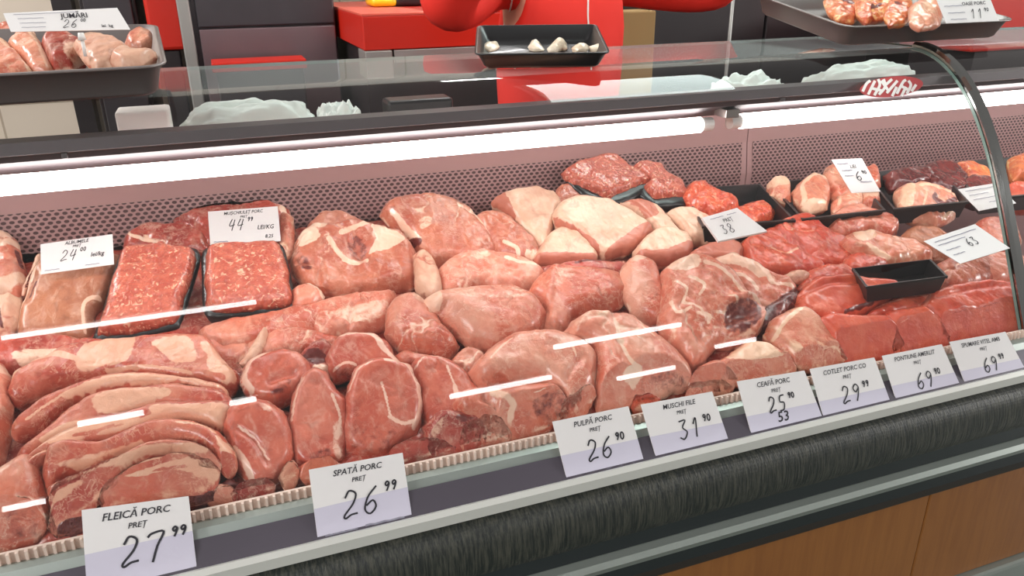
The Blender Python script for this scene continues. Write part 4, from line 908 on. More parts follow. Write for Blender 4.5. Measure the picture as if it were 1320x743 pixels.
piece('belly_slice', 'lowest belly slice just above the first card, pale with two lean bands', BE, G3, 'bacon', grow=(1.0, 1.20), crease=.45, ang_=.35, wob=1.6, pts=[(124, 652), (134, 636), (160, 614), (190, 600), (226, 594), (262, 604), (284, 616), (278, 634), (258, 650), (220, 656), (170, 660), (130, 664)], t=.016, R=.010, lvl=1.7, amp=.002, tilt=18, f=[
    ('F', [(160, 640), (190, 624), (230, 616), (280, 618), (276, 636), (256, 648), (220, 640), (180, 650)], .8), ('f', 5, [(150, 626), (180, 608), (208, 602)]), ('f', 5, [(226, 600), (262, 612)]), ('l', 6, [(200, 636), (240, 634)])])
piece('pork_joint', 'plump pink joint at the lower left corner', JO, G3, 'pork', [(-30, 640), (0, 612), (26, 596), (50, 590), (60, 612), (66, 640), (62, 670), (48, 694), (20, 704), (-30, 712)], t=.032, R=.045, lvl=.8, amp=.002, tilt=16, f=[('f', 4, [(-10, 640), (14, 610), (30, 598)]), ('F', [(0, 616), (24, 602), (30, 610), (8, 630)], .55), ('D', [(-30, 694), (20, 686), (60, 660), (60, 700), (-30, 714)], .4)])
piece('pork_joint', 'pinkish fatty piece at the left edge beside the belly stack', JO, G3, 'porkp', [(-30, 470), (4, 472), (14, 492), (16, 520), (14, 560), (6, 592), (-30, 620)], t=.024, lvl=1.0, f=[('F', [(-30, 486), (10, 476), (14, 490), (-30, 508)], .8), ('F', [(-20, 540), (10, 532), (12, 546), (-20, 556)], .5)])
piece('pork_trim', 'dark red offcut under the lower end of the belly stack', ST, G3, 'liver', [(70, 684), (90, 664), (130, 644), (250, 640), (290, 616), (302, 626), (264, 650), (180, 668), (96, 690)], t=.010, lvl=-.6, amp=.001, crease=0)

# ---- right: peach-red slabs and beef
piece('pork_neck_slab', 'rosy slab with pale fat fold above the fifth card', JO, G5, 'chick', [(922, 472), (944, 454), (964, 442), (984, 446), (1008, 458), (1030, 478), (1010, 488), (964, 494), (940, 488)], t=.016, R=.012, lvl=.5, amp=.0016, f=[('F', [(930, 470), (962, 446), (984, 450), (1000, 462), (1012, 474), (970, 474)], .8)])
piece('pork_neck_slab', 'narrow rosy strip left of the fifth card', JO, G5, 'pork', [(886, 492), (902, 474), (920, 466), (936, 474), (954, 488), (948, 500), (916, 500), (896, 504)], t=.016, lvl=.4)
piece('pork_neck_slab', 'long coral slab running down to the sixth card', JO, G5, 'chick', [(984, 432), (996, 418), (1014, 402), (1034, 400), (1050, 414), (1070, 438), (1090, 462), (1072, 474), (1036, 476), (1016, 462), (996, 446)], t=.022, R=.014, lvl=.9, amp=.0016, tilt=16, f=[('f', 6, [(996, 440), (1006, 424), (1030, 404)]), ('F', [(1010, 448), (1024, 450), (1030, 464), (1014, 462)], .6), ('l', 16, [(1040, 420), (1066, 456)])])
BR = 'bright red beef steaks above the last front cards'
piece('beef_steak', 'deep red beef steak above the sixth card', BF, BR, 'beefr', edge=.45, crease=.35, pts=[(1046, 418), (1066, 410), (1100, 413), (1132, 411), (1148, 424), (1166, 446), (1160, 460), (1130, 468), (1102, 470), (1076, 450)], t=.026, R=.014, lvl=.7, amp=.0012, tilt=16)
piece('beef_steak', 'middle beef steak above the seventh card', BF, BR, 'beefr', edge=.45, crease=.35, pts=[(1136, 410), (1156, 402), (1186, 402), (1206, 416), (1232, 438), (1224, 450), (1190, 452), (1164, 456), (1150, 432)], t=.024, R=.014, lvl=.7, amp=.0012, tilt=16, f=[('f', 3, [(1160, 430), (1164, 424)])])
piece('beef_steak', 'large fine-grained beef steak above the last card', BF, BR, 'beefr', edge=.45, crease=.35, pts=[(1186, 398), (1200, 382), (1240, 370), (1290, 368), (1330, 374), (1340, 420), (1300, 434), (1240, 440), (1214, 426)], t=.024, R=.016, lvl=.9, amp=.0018, tilt=14, f=[('g', 3, [(1200, 394), (1250, 382), (1300, 378)], .003), ('g', 3, [(1220, 414), (1260, 406), (1310, 402)], .003), ('f', 4, [(1194, 386), (1188, 400)])])
piece('beef_steak', 'red beef flap with loose fat behind the middle steak', BF, BR, 'beefr', edge=.45, crease=.35, pts=[(1120, 404), (1140, 392), (1166, 384), (1192, 382), (1204, 390), (1188, 404), (1152, 410), (1130, 412)], t=.014, lvl=1.0, f=[('f', 5, [(1184, 386), (1194, 396), (1180, 402)]), ('f', 3, [(1130, 400), (1160, 392)])])
piece('beef_steak', 'long folded beef steak in front of the black tray', BF, BR, 'beefr', edge=.45, crease=.35, pts=[(1026, 384), (1044, 366), (1070, 359), (1110, 362), (1148, 367), (1155, 382), (1130, 396), (1100, 410), (1070, 416), (1042, 412), (1028, 398)], t=.022, R=.018, lvl=1.5, amp=.0014, tilt=14, f=[('g', 4, [(1030, 386), (1060, 374), (1100, 372)], .006), ('F', [(1034, 404), (1060, 398), (1086, 402), (1070, 414), (1044, 412)], .42), ('d', 4, [(1084, 410), (1120, 398)])])
FB = 'flat beef cuts behind the steaks'
piece('beef_cut', 'large flat beef cut in front of the black mince bin', BF, FB, 'beef', [(996, 298), (1008, 286), (1034, 281), (1050, 288), (1062, 302), (1088, 314), (1098, 330), (1092, 346), (1064, 350), (1034, 344), (1012, 326)], t=.020, R=.018, lvl=1.9, amp=.0022, tilt=16, f=[('g', 5, [(1018, 296), (1030, 318), (1040, 336)], .004)])
piece('beef_cut', 'dark red beef cut left of the large flat one', BF, FB, 'beef', [(954, 320), (972, 306), (998, 300), (1020, 312), (1036, 330), (1062, 346), (1058, 356), (1020, 356), (986, 358), (964, 342)], t=.018, R=.016, lvl=1.5, amp=.0025, f=[('f', 3, [(992, 326), (1008, 334), (1024, 330)]), ('g', 5, [(966, 324), (1000, 328), (1030, 344)], .005), ('D', [(978, 340), (1004, 338), (1000, 350)], .3)])
piece('beef_cut', 'small cream fat sliver on the edge of the dark beef cut', 'fat trim', None, 'skin', [(1006, 358), (1018, 352), (1036, 349), (1048, 354), (1036, 362), (1020, 368), (1008, 364)], t=.008, lvl=2.2, f=[('F', [(1008, 364), (1040, 358), (1020, 368)], .5)])
piece('beef_cut', 'red beef piece above the long folded steak', BF, FB, 'beef', [(1040, 354), (1062, 344), (1088, 348), (1108, 358), (1096, 368), (1060, 370), (1040, 378), (1028, 372)], t=.016, lvl=1.4)
piece('beef_cut', 'dark beef lobe at the corner of the black tray', BF, FB, 'beef', [(1088, 334), (1104, 328), (1128, 334), (1146, 344), (1128, 354), (1104, 358), (1088, 350)], t=.016, lvl=1.9)
piece('pork_joint', 'rounded mauve-pink joint in front of the trotter bin', JO, None, 'pork', [(1070, 296), (1072, 280), (1086, 270), (1104, 270), (1134, 280), (1156, 290), (1154, 302), (1146, 310), (1120, 300), (1098, 308), (1082, 306)], t=.022, R=.022, lvl=2.4, amp=.002, tilt=16, f=[('g', 3, [(1080, 290), (1110, 284), (1146, 294)], .003)])
piece('pork_joint', 'coral joint with crumbly fat on its left, resting on the black tray rim', JO, None, 'chick', [(1086, 312), (1098, 302), (1120, 300), (1142, 308), (1170, 314), (1192, 326), (1200, 336), (1176, 344), (1144, 344), (1120, 334), (1100, 326)], t=.020, R=.020, lvl=2.4, amp=.003, tilt=14, f=[('F', [(1096, 306), (1114, 300), (1126, 310), (1112, 320), (1098, 316)], .8), ('f', 5, [(1112, 324), (1130, 334), (1140, 340)]), ('l', 14, [(1140, 316), (1184, 334)])])
piece('pork_joint', 'greyish rounded joint under the large tilted card', JO, None, 'rind', [(1162, 306), (1172, 297), (1196, 296), (1218, 306), (1236, 322), (1232, 336), (1204, 334), (1180, 324), (1164, 316)], t=.018, lvl=1.8)

# ---- black bins and what lies in them
def bin_(label, quad, z, depth=.05, mat='black', name='black_bin', group='open bins at the back right'):
    Q = np.array([at(*p, z=z) for p in quad]); c = Q.mean(0)
    e = empty(name, (c[0], c[1], z - depth), label, 'bin', group)
    V = []; 
    def ring(k, zz): return [tuple(c + (q - c) * k + np.array([0, 0, zz - z])) for q in Q]
    rings = [ring(.88, z - depth), ring(.96, z - .004), ring(1.0, z - .004), ring(1.0, z), ring(.945, z), ring(.86, z - depth + .004)]
    V = sum(rings, []); F_ = []
    for r_ in range(5):
        for k in range(4): F_.append((r_ * 4 + k, r_ * 4 + (k + 1) % 4, r_ * 4 + 4 + (k + 1) % 4, r_ * 4 + 4 + k))
    F_ += [(0, 1, 2, 3), (23, 22, 21, 20)]
    bb = MB(); bb.add(V, F_); bb.build('bin_shell', M[mat], e)
    return e
bin_('black bin holding loose red mince', [(905, 292), (1026, 284), (980, 237), (880, 243)], 1.035, .035)
bin_('black bin holding pale trotter pieces', [(1034, 283), (1142, 271), (1102, 225), (990, 235)], 1.035, .035)
bin_('black bin holding dark liver', [(1152, 270), (1250, 260), (1206, 212), (1114, 223)], 1.035, .035)
bin_('black bin at far right behind the arch', [(1262, 258), (1380, 246), (1330, 200), (1218, 210)], 1.035, .035)
bin_('low black tray between the steaks and the tilted card', [(1116, 370), (1222, 356), (1200, 334), (1098, 346)], 1.000, .028)
def inb(name, label, cat, mat, pts, lvl, group=None, **k): return piece(name, label, cat, group, mat, pts, lvl=lvl, **k)
inb('loose_mince', 'heap of loose red mince at the left of its black bin', 'minced meat', 'mincer', [(886, 242), (904, 238), (924, 248), (942, 254), (952, 264), (948, 276), (920, 280), (894, 270), (880, 256)], 2.4, t=.02, amp=.006, tilt=8)
inb('loose_mince', 'smaller mince heap at the right of the bin', 'minced meat', 'mincer', [(950, 270), (966, 262), (986, 262), (998, 272), (994, 284), (974, 288), (952, 284)], 2.0, t=.016, amp=.005, tilt=8)
TG = 'trotter pieces in the black bin'
inb('trotter_piece', 'pale stubby trotter piece at the left of the bin', 'trotter piece', 'chick', [(988, 240), (996, 234), (1008, 234), (1018, 246), (1020, 260), (1010, 262), (996, 252)], 2.8, TG, t=.018, f=[('F', [(988, 240), (1006, 234), (1016, 246), (1000, 250)], .7)])
inb('trotter_piece', 'round cut trotter piece with orange centre', 'trotter piece', 'chick', [(1022, 250), (1030, 238), (1048, 231), (1064, 236), (1070, 252), (1066, 270), (1050, 274), (1032, 268)], 3.1, TG, t=.024, f=[('f', 5, [(1034, 266), (1030, 248), (1046, 236), (1062, 240)]), ('F', [(1034, 268), (1066, 266), (1060, 276), (1040, 276)], .9)])
inb('trotter_piece', 'tall rosy trotter piece behind the small tilted card', 'trotter piece', 'chick', [(1060, 228), (1068, 218), (1086, 218), (1098, 236), (1100, 256), (1084, 262), (1070, 254)], 3.2, TG, t=.022)
inb('trotter_piece', 'low coral trotter piece below the small tilted card', 'trotter piece', 'chick', [(1072, 262), (1084, 250), (1100, 248), (1112, 258), (1110, 272), (1090, 276), (1074, 274)], 2.9, TG, t=.018, f=[('f', 4, [(1080, 254), (1078, 270)])])
inb('trotter_piece', 'pale trotter piece at the right corner of the bin', 'trotter piece', 'chick', [(1106, 252), (1120, 246), (1134, 250), (1136, 264), (1124, 270), (1110, 266)], 2.9, TG, t=.016, f=[('F', [(1108, 254), (1122, 248), (1132, 252), (1128, 262), (1112, 262)], .6)])
inb('trotter_piece', 'brown-pink piece right of the small tilted card', 'trotter piece', 'pork', [(1108, 222), (1122, 216), (1132, 226), (1136, 242), (1124, 246), (1112, 238)], 2.9, TG, t=.016)
LG = 'liver pieces in the bin'
inb('liver_piece', 'dark shiny liver piece at the left of its bin', 'liver', 'liver', [(1140, 228), (1160, 218), (1184, 218), (1204, 228), (1200, 240), (1176, 244), (1150, 242)], 2.7, LG, t=.018)
inb('liver_piece', 'dark shiny liver piece further right in its bin', 'liver', 'liver', [(1184, 222), (1204, 214), (1228, 216), (1244, 232), (1246, 250), (1226, 256), (1204, 244)], 2.7, LG, t=.02)
inb('marbled_cut', 'orange-streaked rolled cut lying on the liver bin rim', 'pork joint', 'chick', [(1154, 252), (1160, 244), (1180, 242), (1206, 246), (1226, 254), (1234, 268), (1226, 284), (1206, 291), (1180, 284), (1160, 272)], 3.2, None, t=.024, tilt=16, amp=.004,
    f=[('F', [(1156, 250), (1170, 246), (1172, 272), (1160, 270)], .7), ('d', 7, [(1198, 262), (1210, 272), (1224, 266)]), ('f', 4, [(1178, 250), (1200, 250), (1222, 258), (1230, 272), (1212, 286)]), ('f', 3, [(1186, 258), (1184, 280)])])
inb('offal_piece', 'red-orange strip on top of the liver near the arch', 'liver', 'smoked', [(1230, 214), (1250, 210), (1272, 222), (1284, 234), (1268, 236), (1246, 226)], 3.2, None, t=.014)
inb('offal_piece', 'dark piece in the bin behind the second tilted card', 'liver', 'liver', [(1236, 236), (1262, 230), (1290, 240), (1290, 262), (1262, 266), (1240, 256)], 2.4, None, t=.018)
inb('smoked_piece', 'bright orange-red piece right of the chrome arch', 'meat piece', 'smoked', [(1300, 206), (1316, 200), (1345, 204), (1350, 226), (1330, 236), (1306, 232)], 2.9, None, t=.02)
inb('smoked_piece', 'red piece lower down right of the chrome arch', 'meat piece', 'beef', [(1300, 240), (1324, 238), (1350, 250), (1340, 272), (1306, 268)], 2.4, None, t=.02)
inb('pork_joint', 'pink piece behind the arch, right of the large tilted card', JO, 'pork', [(1256, 292), (1264, 284), (1284, 284), (1306, 290), (1316, 310), (1306, 330), (1284, 328), (1266, 312)], 2.0, None, t=.02, f=[('F', [(1290, 296), (1304, 298), (1302, 306), (1290, 304)], .8)])
inb('pork_joint', 'pink piece under the arch below the large tilted card', JO, 'porkp', [(1256, 340), (1270, 330), (1300, 332), (1320, 344), (1316, 366), (1284, 370), (1260, 360)], 1.4, None, t=.02)
inb('pork_joint', 'wrapped rosy piece under the large tilted card', JO, 'porkb', [(1206, 346), (1220, 336), (1256, 332), (1282, 344), (1284, 368), (1252, 372), (1216, 372)], 1.5, None, t=.022)

# ================================================================== CARDS
DIG = {'0': [[(.5, 1), (.15, .75), (.12, .3), (.45, 0), (.8, .25), (.82, .7), (.5, 1)]],
       '1': [[(.3, .7), (.62, 1), (.5, 0)]],
       '2': [[(.1, .75), (.35, 1), (.75, .85), (.6, .5), (.1, .12), (.18, 0), (.5, .1), (.9, .12)]],
       '3': [[(.15, .95), (.8, .98), (.45, .62), (.85, .35), (.5, 0), (.1, .12)]],
       '4': [[(.35, 1), (.1, .4), (.85, .48)], [(.75, .95), (.55, -.05)]],
       '5': [[(.85, 1), (.35, .95), (.25, .6), (.75, .5), (.6, .08), (.1, .02)]],
       '6': [[(.8, 1), (.3, .65), (.12, .2), (.45, 0), (.8, .22), (.6, .48), (.2, .32)]],
       '7': [[(.08, .85), (.3, .97), (.9, .98), (.6, .5), (.4, -.05)]],
       '8': [[(.5, .52), (.2, .8), (.55, 1), (.8, .78), (.45, .5), (.12, .2), (.45, 0), (.85, .22), (.5, .52)]],
       '9': [[(.8, .75), (.45, .55), (.2, .78), (.5, 1), (.82, .8), (.7, .4), (.45, 0)]]}
FONTC = {}
def text_verts(txt, bold=False, shear=.25):
    c = bpy.data.curves.new('lettering', 'FONT'); c.body = txt; c.size = 1; c.align_x = 'LEFT'; c.shear = shear; c.offset = .012 if bold else 0; c.resolution_u = 2
    o = bpy.data.objects.new('lettering', c); COL.objects.link(o)
    bpy.context.view_layer.update()
    me = o.to_mesh(); v = np.array([q.co[:2] for q in me.vertices]) if len(me.vertices) else np.zeros((0, 2)); f = [tuple(p.vertices) for p in me.polygons]
    o.to_mesh_clear(); bpy.data.objects.remove(o); bpy.data.curves.remove(c)
    return v, f
def card(label, cor, plane, title, price, sup, extra=(), lilac=None, group=None, tidy=True, dsize=.30, dx=.36, dy=.36, name='price_card', sub='PREȚ', lines=((.08, .42, .14), (.5, .92, .16), (.08, .35, .06), (.5, .85, .08)), th=.0008, blue=False, tsz=None):
    """cor: TL, TR, BR, BL pixels; plane: (point, normal)"""
    p0, n = np.array(plane[0], float), np.array(plane[1], float); n /= np.linalg.norm(n)
    if n @ (np.array([0, 0, EYE]) - p0) < 0: n = -n
    o0 = np.array([0, 0, EYE]); Q = []
    for p in cor:
        r = ray(*p); Q.append(o0 + r * (((p0 - o0) @ n) / (r @ n)))
    TL, TR, BR, BL = Q
    mp = lambda u, v_, o_=0.0: ((1 - u) * (1 - v_) * BL + u * (1 - v_) * BR + u * v_ * TR + (1 - u) * v_ * TL) + n * o_
    wd = np.linalg.norm(BR - BL); ht = np.linalg.norm(TL - BL); asp = wd / ht
    V = [mp(u, v_, s_) for s_ in (0, -th) for u, v_ in ((0, 0), (1, 0), (1, 1), (0, 1))]
    root = mesh(name, V, [(0, 1, 2, 3), (7, 6, 5, 4), (0, 4, 5, 1), (1, 5, 6, 2), (2, 6, 7, 3), (3, 7, 4, 0)], M['paper'])
    tag(root, label, 'price card', group)
    def kid(nm, V, F_, mat, lb=None):
        o = mesh(nm, V, F_, M[mat]); o.parent = root; o.matrix_parent_inverse = Matrix.Translation(-root.location)
        if lb: o['label'] = lb
        return o
    if lilac:
        l0, l1 = lilac
        kid('lower_band', [mp(0.001, .001, .0003), mp(.999, .001, .0003), mp(.999, l1, .0003), mp(.001, l0, .0003)], [(0, 1, 2, 3)], 'paperl', 'lilac lower half')
    V = []; Fc = []
    def put(txt, cx, cy, h, maxw=.86, bold=True):
        v, f = text_verts(txt, bold)
        if not len(v): return
        w0 = v[:, 0].max() - v[:, 0].min(); k = h / .72; su = k / asp
        if w0 * su > maxw: su = maxw / w0
        b0 = len(V); mid = (v[:, 0].max() + v[:, 0].min()) / 2
        for q in v: V.append(mp(cx + (q[0] - mid) * su, cy + q[1] * k, .0007))
        for q in f: Fc.append(tuple(i + b0 for i in q))
    ts = tsz or .078
    if title: put(title, .50, .86, ts)
    if sub: put(sub, .50, .745, ts * .75, bold=True)
    for (tx, ex, ey, eh) in extra: put(tx, ex, ey, eh)
    if V: kid('lettering', V, Fc, 'ink')
    V2 = []; F2 = []
    def digits(s_, x, y, h, wdt):
        w_ = h * .62 / asp
        for ch in s_:
            for path in DIG.get(ch, []):
                P = [(x + q[0] * w_ + (q[1] - .5) * h * .12, y + q[1] * h) for q in path]
                P = catmull(np.array(P), 4, False); T = np.gradient(P, axis=0); T[:, 0] *= asp; T /= (np.linalg.norm(T, axis=1)[:, None] + 1e-9)
                b0 = len(V2)
                for q, tg in zip(P, T):
                    nn = np.array([-tg[1] / asp, tg[0]]) * wdt / 2
                    V2.append(mp(q[0] + nn[0], q[1] + nn[1], .0008)); V2.append(mp(q[0] - nn[0], q[1] - nn[1], .0008))
                for i in range(len(P) - 1): a = b0 + 2 * i; F2.append((a, a + 1, a + 3, a + 2))
            x += w_ * 1.22
        return x
    if price:
        x = digits(price, dx, dy, dsize, .024)
        if sup: digits(sup, x + .03, dy + dsize * .72, dsize * .36, .022)
        kid('price_digits', V2, F2, 'ink', 'handwritten black price')
    V3 = []; F3 = []
    for (a, c, y) in lines:
        P = [(a + (c - a) * k / 8, y + .006 * math.sin(k * 2.1)) for k in range(9)]
        b0 = len(V3)
        for q in P: V3.append(mp(q[0], q[1] + .012, .0007)); V3.append(mp(q[0], q[1] - .012, .0007))
        for i in range(8): a_ = b0 + 2 * i; F3.append((a_, a_ + 1, a_ + 3, a_ + 2))
    if V3: kid('small_print', V3, F3, 'inkg')
    return root
# the front row stands in the channel and leans back
ca = math.radians(28)
FP = ((0, .6955, .878), (0, -math.cos(ca), math.sin(ca)))
FG = 'price cards in the front channel'
XL4 = ((.08, .42, .15), (.5, .9, .17), (.08, .3, .07))
card('first front card from the left, pork belly 27,99', [(105, 658), (243, 640), (256, 752), (114, 790)], FP, 'FLEICĂ PORC', '27', '99', lilac=(.56, .60), group=FG, dx=.33, dy=.36)
card('second front card from the left, pork shoulder 26,99', [(398, 606), (519, 584), (533, 680), (411, 708)], FP, 'SPATĂ PORC', '26', '99', lilac=(.50, .54), group=FG, dx=.30, dy=.30, dsize=.34)
card('third front card from the left, pork leg 26,90', [(712, 544), (810, 524), (834, 608), (734, 632)], FP, 'PULPĂ PORC', '26', '90', lilac=(.50, .50), group=FG, dx=.33, dy=.33)
card('fourth front card from the left, pork loin fillet 31,90', [(826, 522), (918, 505), (944, 582), (849, 602)], FP, 'MUSCHI FILE', '31', '90', lilac=(.48, .48), group=FG, dx=.38, dy=.34)
card('fifth front card from the left, 25,90 over a crossed price', [(950, 492), (1037, 478), (1066, 554), (973, 576)], FP, 'CEAFĂ PORC', '25', '90', extra=[('53', .48, .28, .16)], lilac=(.46, .46), group=FG, dx=.33, dy=.44, dsize=.24)
card('sixth front card from the left, pork chop 29,99', [(1044, 476), (1127, 461), (1153, 533), (1066, 554)], FP, 'COTLET PORC CO', '29', '99', lilac=(.46, .46), group=FG, dx=.34, dy=.34, dsize=.28)
card('seventh front card, next to last, 69,90', [(1137, 459), (1214, 444), (1244, 511), (1160, 531)], FP, 'PONTIUNE AMERLIT', '69', '90', lilac=(.46, .46), group=FG, dx=.38, dy=.30, dsize=.28)
card('eighth front card, rightmost in the channel, 69,99', [(1224, 441), (1296, 428), (1330, 492), (1250, 511)], FP, 'SPUMARE VITEL AMB', '69', '99', lilac=(.46, .46), group=FG, dx=.38, dy=.34, dsize=.26)
# cards standing in the meat
def upright(px, py, y, lean=12): 
    a = math.radians(lean); P = at(px, py, y=y); return (tuple(P), (0, -math.cos(a), math.sin(a)))
IG = 'price cards stuck in the meat'
card('white card reading 24 lei on the tan rind sheet', [(52, 315), (145, 302), (147, 341), (53, 354)], upright(100, 345, 1.17, 25), 'ALBUMELE', '24', '00', extra=[('lei/kg', .78, .36, .14)], group=IG, lines=((.05, .25, .1), (.6, .8, .1)), dx=.28, dy=.34, dsize=.34, tsz=.11)
card('white card reading 44,99 above the right mince pack', [(268, 273), (358, 266), (362, 311), (271, 316)], upright(316, 314, 1.22, 22), 'MUȘCHIULEȚ PORC', '44', '99', extra=[('LEI/KG', .80, .38, .12), ('8.25', .84, .12, .10)], group=IG, lines=((.05, .25, .08),), dx=.28, dy=.40, dsize=.32, tsz=.09)
def flat(px, py, z, nx, ny, nz): return (tuple(at(px, py, z=z)), (nx, ny, nz))
c5 = card('glossy white card tilted over the pale slabs, price 38', [(905, 281), (950, 268), (989, 298), (926, 311)], flat(940, 300, 1.075, -.1, -.5, .85), '', '38', '', extra=[('PREȚ', .52, .62, .13)], sub='', group=IG, lines=((.15, .5, .85), (.6, .85, .85)), dx=.2, dy=.2, dsize=.34, th=.004)
card('small white card tilted on the trotter pieces', [(1072, 206), (1111, 204), (1135, 247), (1098, 249)], flat(1100, 247, 1.09, -.1, -.75, .65), '', '6', '90', sub='', extra=[('LEI', .55, .72, .10)], group=IG, lines=((.08, .45, .86), (.1, .45, .66), (.1, .4, .5), (.5, .9, .3)), dx=.45, dy=.35, dsize=.26)
card('white card lying on the dark liver by the arch', [(1235, 244), (1284, 236), (1310, 262), (1262, 272)], flat(1270, 262, 1.085, 0, -.4, .9), '', '', '', sub='', group=IG, lines=((.1, .9, .85), (.1, .6, .65), (.1, .7, .45), (.4, .9, .25)))
card('large white card tilted diagonally, right of the black tray', [(1191, 311), (1257, 289), (1302, 320), (1238, 340)], flat(1240, 335, 1.06, 0, -.45, .9), '', '63', '', sub='', group=IG, lines=((.1, .9, .85), (.08, .6, .72), (.08, .35, .5), (.08, .3, .3)), dx=.5, dy=.4, dsize=.26)

# ================================================================== TRAYS ON THE GLASS
ZG = GP[-1][1] + .0008
def steel_tray(name, label, A, Bq, depth, h, mat, flare=.02, rr=.022, dirn=None, group=None, lipw=.006, ang=None, cat='tray', base=None, ZG=None, back_up=0.0):
    ZG = globals()['ZG'] if ZG is None else ZG
    """A, B: world (x, y) of the two front rim corners"""
    A = np.array(A, float); Bq = np.array(Bq, float); u = (Bq - A) / np.linalg.norm(Bq - A); v_ = np.array([-u[1], u[0]]) if dirn is None else np.array(dirn, float)
    L = np.linalg.norm(Bq - A); cen = A + u * L / 2 + v_ * depth / 2
    e = empty(name, (cen[0], cen[1], ZG), label, cat, group)
    def rr_ring(inset, z, rad):
        out = []
        for (sx, sy, a0) in ((1, 1, 0), (-1, 1, 90), (-1, -1, 180), (1, -1, 270)):
            for k in range(7):
                a = math.radians(a0 + 15 * k); cx = sx * (L / 2 - inset - rad) + rad * math.cos(a); cy = sy * (depth / 2 - inset - rad) + rad * math.sin(a)
                p = cen + u * cx + v_ * cy; out.append((p[0], p[1], z))
        return out
    t_ = .0016
    rings = [rr_ring(flare, ZG, rr * .7), rr_ring(flare * .75, ZG + .004, rr * .8), rr_ring(lipw, ZG + h - .003, rr), rr_ring(0, ZG + h - .002, rr + lipw), rr_ring(-.0005, ZG + h, rr + lipw), rr_ring(lipw * .9, ZG + h + .0005, rr),
             rr_ring(flare * .75 + t_, ZG + .006, rr * .8), rr_ring(flare + t_, ZG + .0025, rr * .7)]
    n = 28; V = sum(rings, []); F_ = []
    if back_up:     # the back of the tray is propped up: turn about its front lower edge
        ct, st_ = math.cos(math.radians(back_up)), math.sin(math.radians(back_up)); pv = A + v_ * flare
        W_ = []
        for q in V:
            s_ = (np.array(q[:2]) - pv) @ v_; zz = q[2] - ZG; p2 = pv + u * ((np.array(q[:2]) - pv) @ u) + v_ * (s_ * ct - zz * st_)
            W_.append((p2[0], p2[1], ZG + s_ * st_ + zz * ct))
        V = W_
    for r_ in range(len(rings) - 1):
        for k in range(n): F_.append((r_ * n + k, r_ * n + (k + 1) % n, (r_ + 1) * n + (k + 1) % n, (r_ + 1) * n + k))
    F_.append(tuple(range(n))[::-1]); F_.append(tuple((len(rings) - 1) * n + k for k in range(n)))
    bb = MB(); bb.add(V, F_); o = bb.build('tray_body', M[mat], e, True)
    return e, cen, u, v_
M['traymetal'] = plain('dark_tray_steel', srgb(132, 124, 122), .42, .6)
tl, cL, uL, vL = steel_tray('steel_tray', 'dark steel tray of cracklings at the left end of the glass top', (-.52, .955), (-.050, .985), .28, .036, 'traymetal', .018, back_up=6)
tr_, cR, uR, vR = steel_tray('steel_tray', 'dark steel tray of bones above the chrome arch', (.945, 1.028), (1.318, 1.03), .26, .034, 'traymetal', .020, ZG=ZG + .009, back_up=10)
tb, cB, uB, vB = steel_tray('black_tray', 'small black plastic tray with pale scraps in front of the seller', tuple(at(612, 67, z=ZG + .024)[:2]), tuple(at(786, 65, z=ZG + .024)[:2]), .17, .024, 'black', .016, .008, lipw=.004, back_up=9)

def crackle(name, label, pts, zt, mat, f=(), t=.014, group=None, tilt=18, amp=.003, **k):
    return piece(name, label, 'crackling' if 'rack' in name else 'bone' if 'bone' in name else 'scrap', group, mat, pts, t=t, R=(.009 if 'crack' in name else None), deck=zt, tilt=tilt, amp=amp, f=f, down=.012, sp=.0022, wob=2.2, grow=1.12 if 'bone' in name else 1.22, **k)
Z1 = ZG + .034
CG = 'cracklings in the left steel tray'
crackle('pork_crackling', 'peach crackling strip at the far left of the tray', [(-20, 58), (2, 56), (22, 72), (38, 92), (20, 98), (-20, 96)], Z1, 'chick', [('f', 8, [(4, 58), (26, 74), (40, 94)])], group=CG, t=.012)
crackle('pork_crackling', 'long slanting crackling slab with pale right rim', [(14, 60), (28, 50), (42, 47), (54, 62), (66, 88), (56, 94), (40, 92), (28, 74)], Z1 + .004, 'chick', [('f', 9, [(42, 48), (54, 66), (64, 90)])], group=CG)
crackle('pork_crackling', 'red-brown crackling behind the slabs, under the tray card', [(50, 44), (80, 38), (120, 36), (150, 40), (156, 54), (110, 64), (70, 62), (56, 56)], Z1 + .004, 'porkr', group=CG, tilt=8)
crackle('pork_crackling', 'coral crackling in the middle of the tray', [(58, 60), (84, 54), (104, 60), (108, 78), (92, 88), (70, 88), (62, 76)], Z1 + .002, 'porkr', [('F', [(88, 74), (106, 74), (104, 86), (88, 88)], .6)], group=CG)
crackle('pork_crackling', 'broad cream crackling curl right of the middle', [(100, 60), (116, 52), (136, 54), (154, 62), (166, 70), (152, 76), (146, 88), (124, 88), (112, 78)], Z1 + .007, 'skin', [('l', 5, [(146, 86), (152, 72), (166, 70)]), ('l', 4, [(102, 64), (120, 84)])], group=CG)
crackle('pork_crackling', 'small cream crackling curl at the tray\'s right front', [(148, 80), (156, 70), (170, 68), (178, 74), (196, 68), (198, 76), (184, 86), (160, 88)], Z1 + .003, 'skin', [('l', 4, [(150, 84), (158, 74), (170, 74)])], group=CG)
crackle('pork_crackling', 'peach crackling lobe at the right back corner of the tray', [(164, 56), (174, 46), (190, 42), (200, 50), (198, 62), (184, 66), (170, 64)], Z1 + .006, 'chick', [('l', 5, [(172, 60), (190, 54)])], group=CG)
crackle('pork_crackling', 'brownish crackling at the upper left behind the card', [(-10, 44), (8, 36), (26, 36), (30, 44), (12, 52), (-10, 54)], Z1 + .006, 'porkb', group=CG)
pl = at(80, 36, z=Z1 + .036)
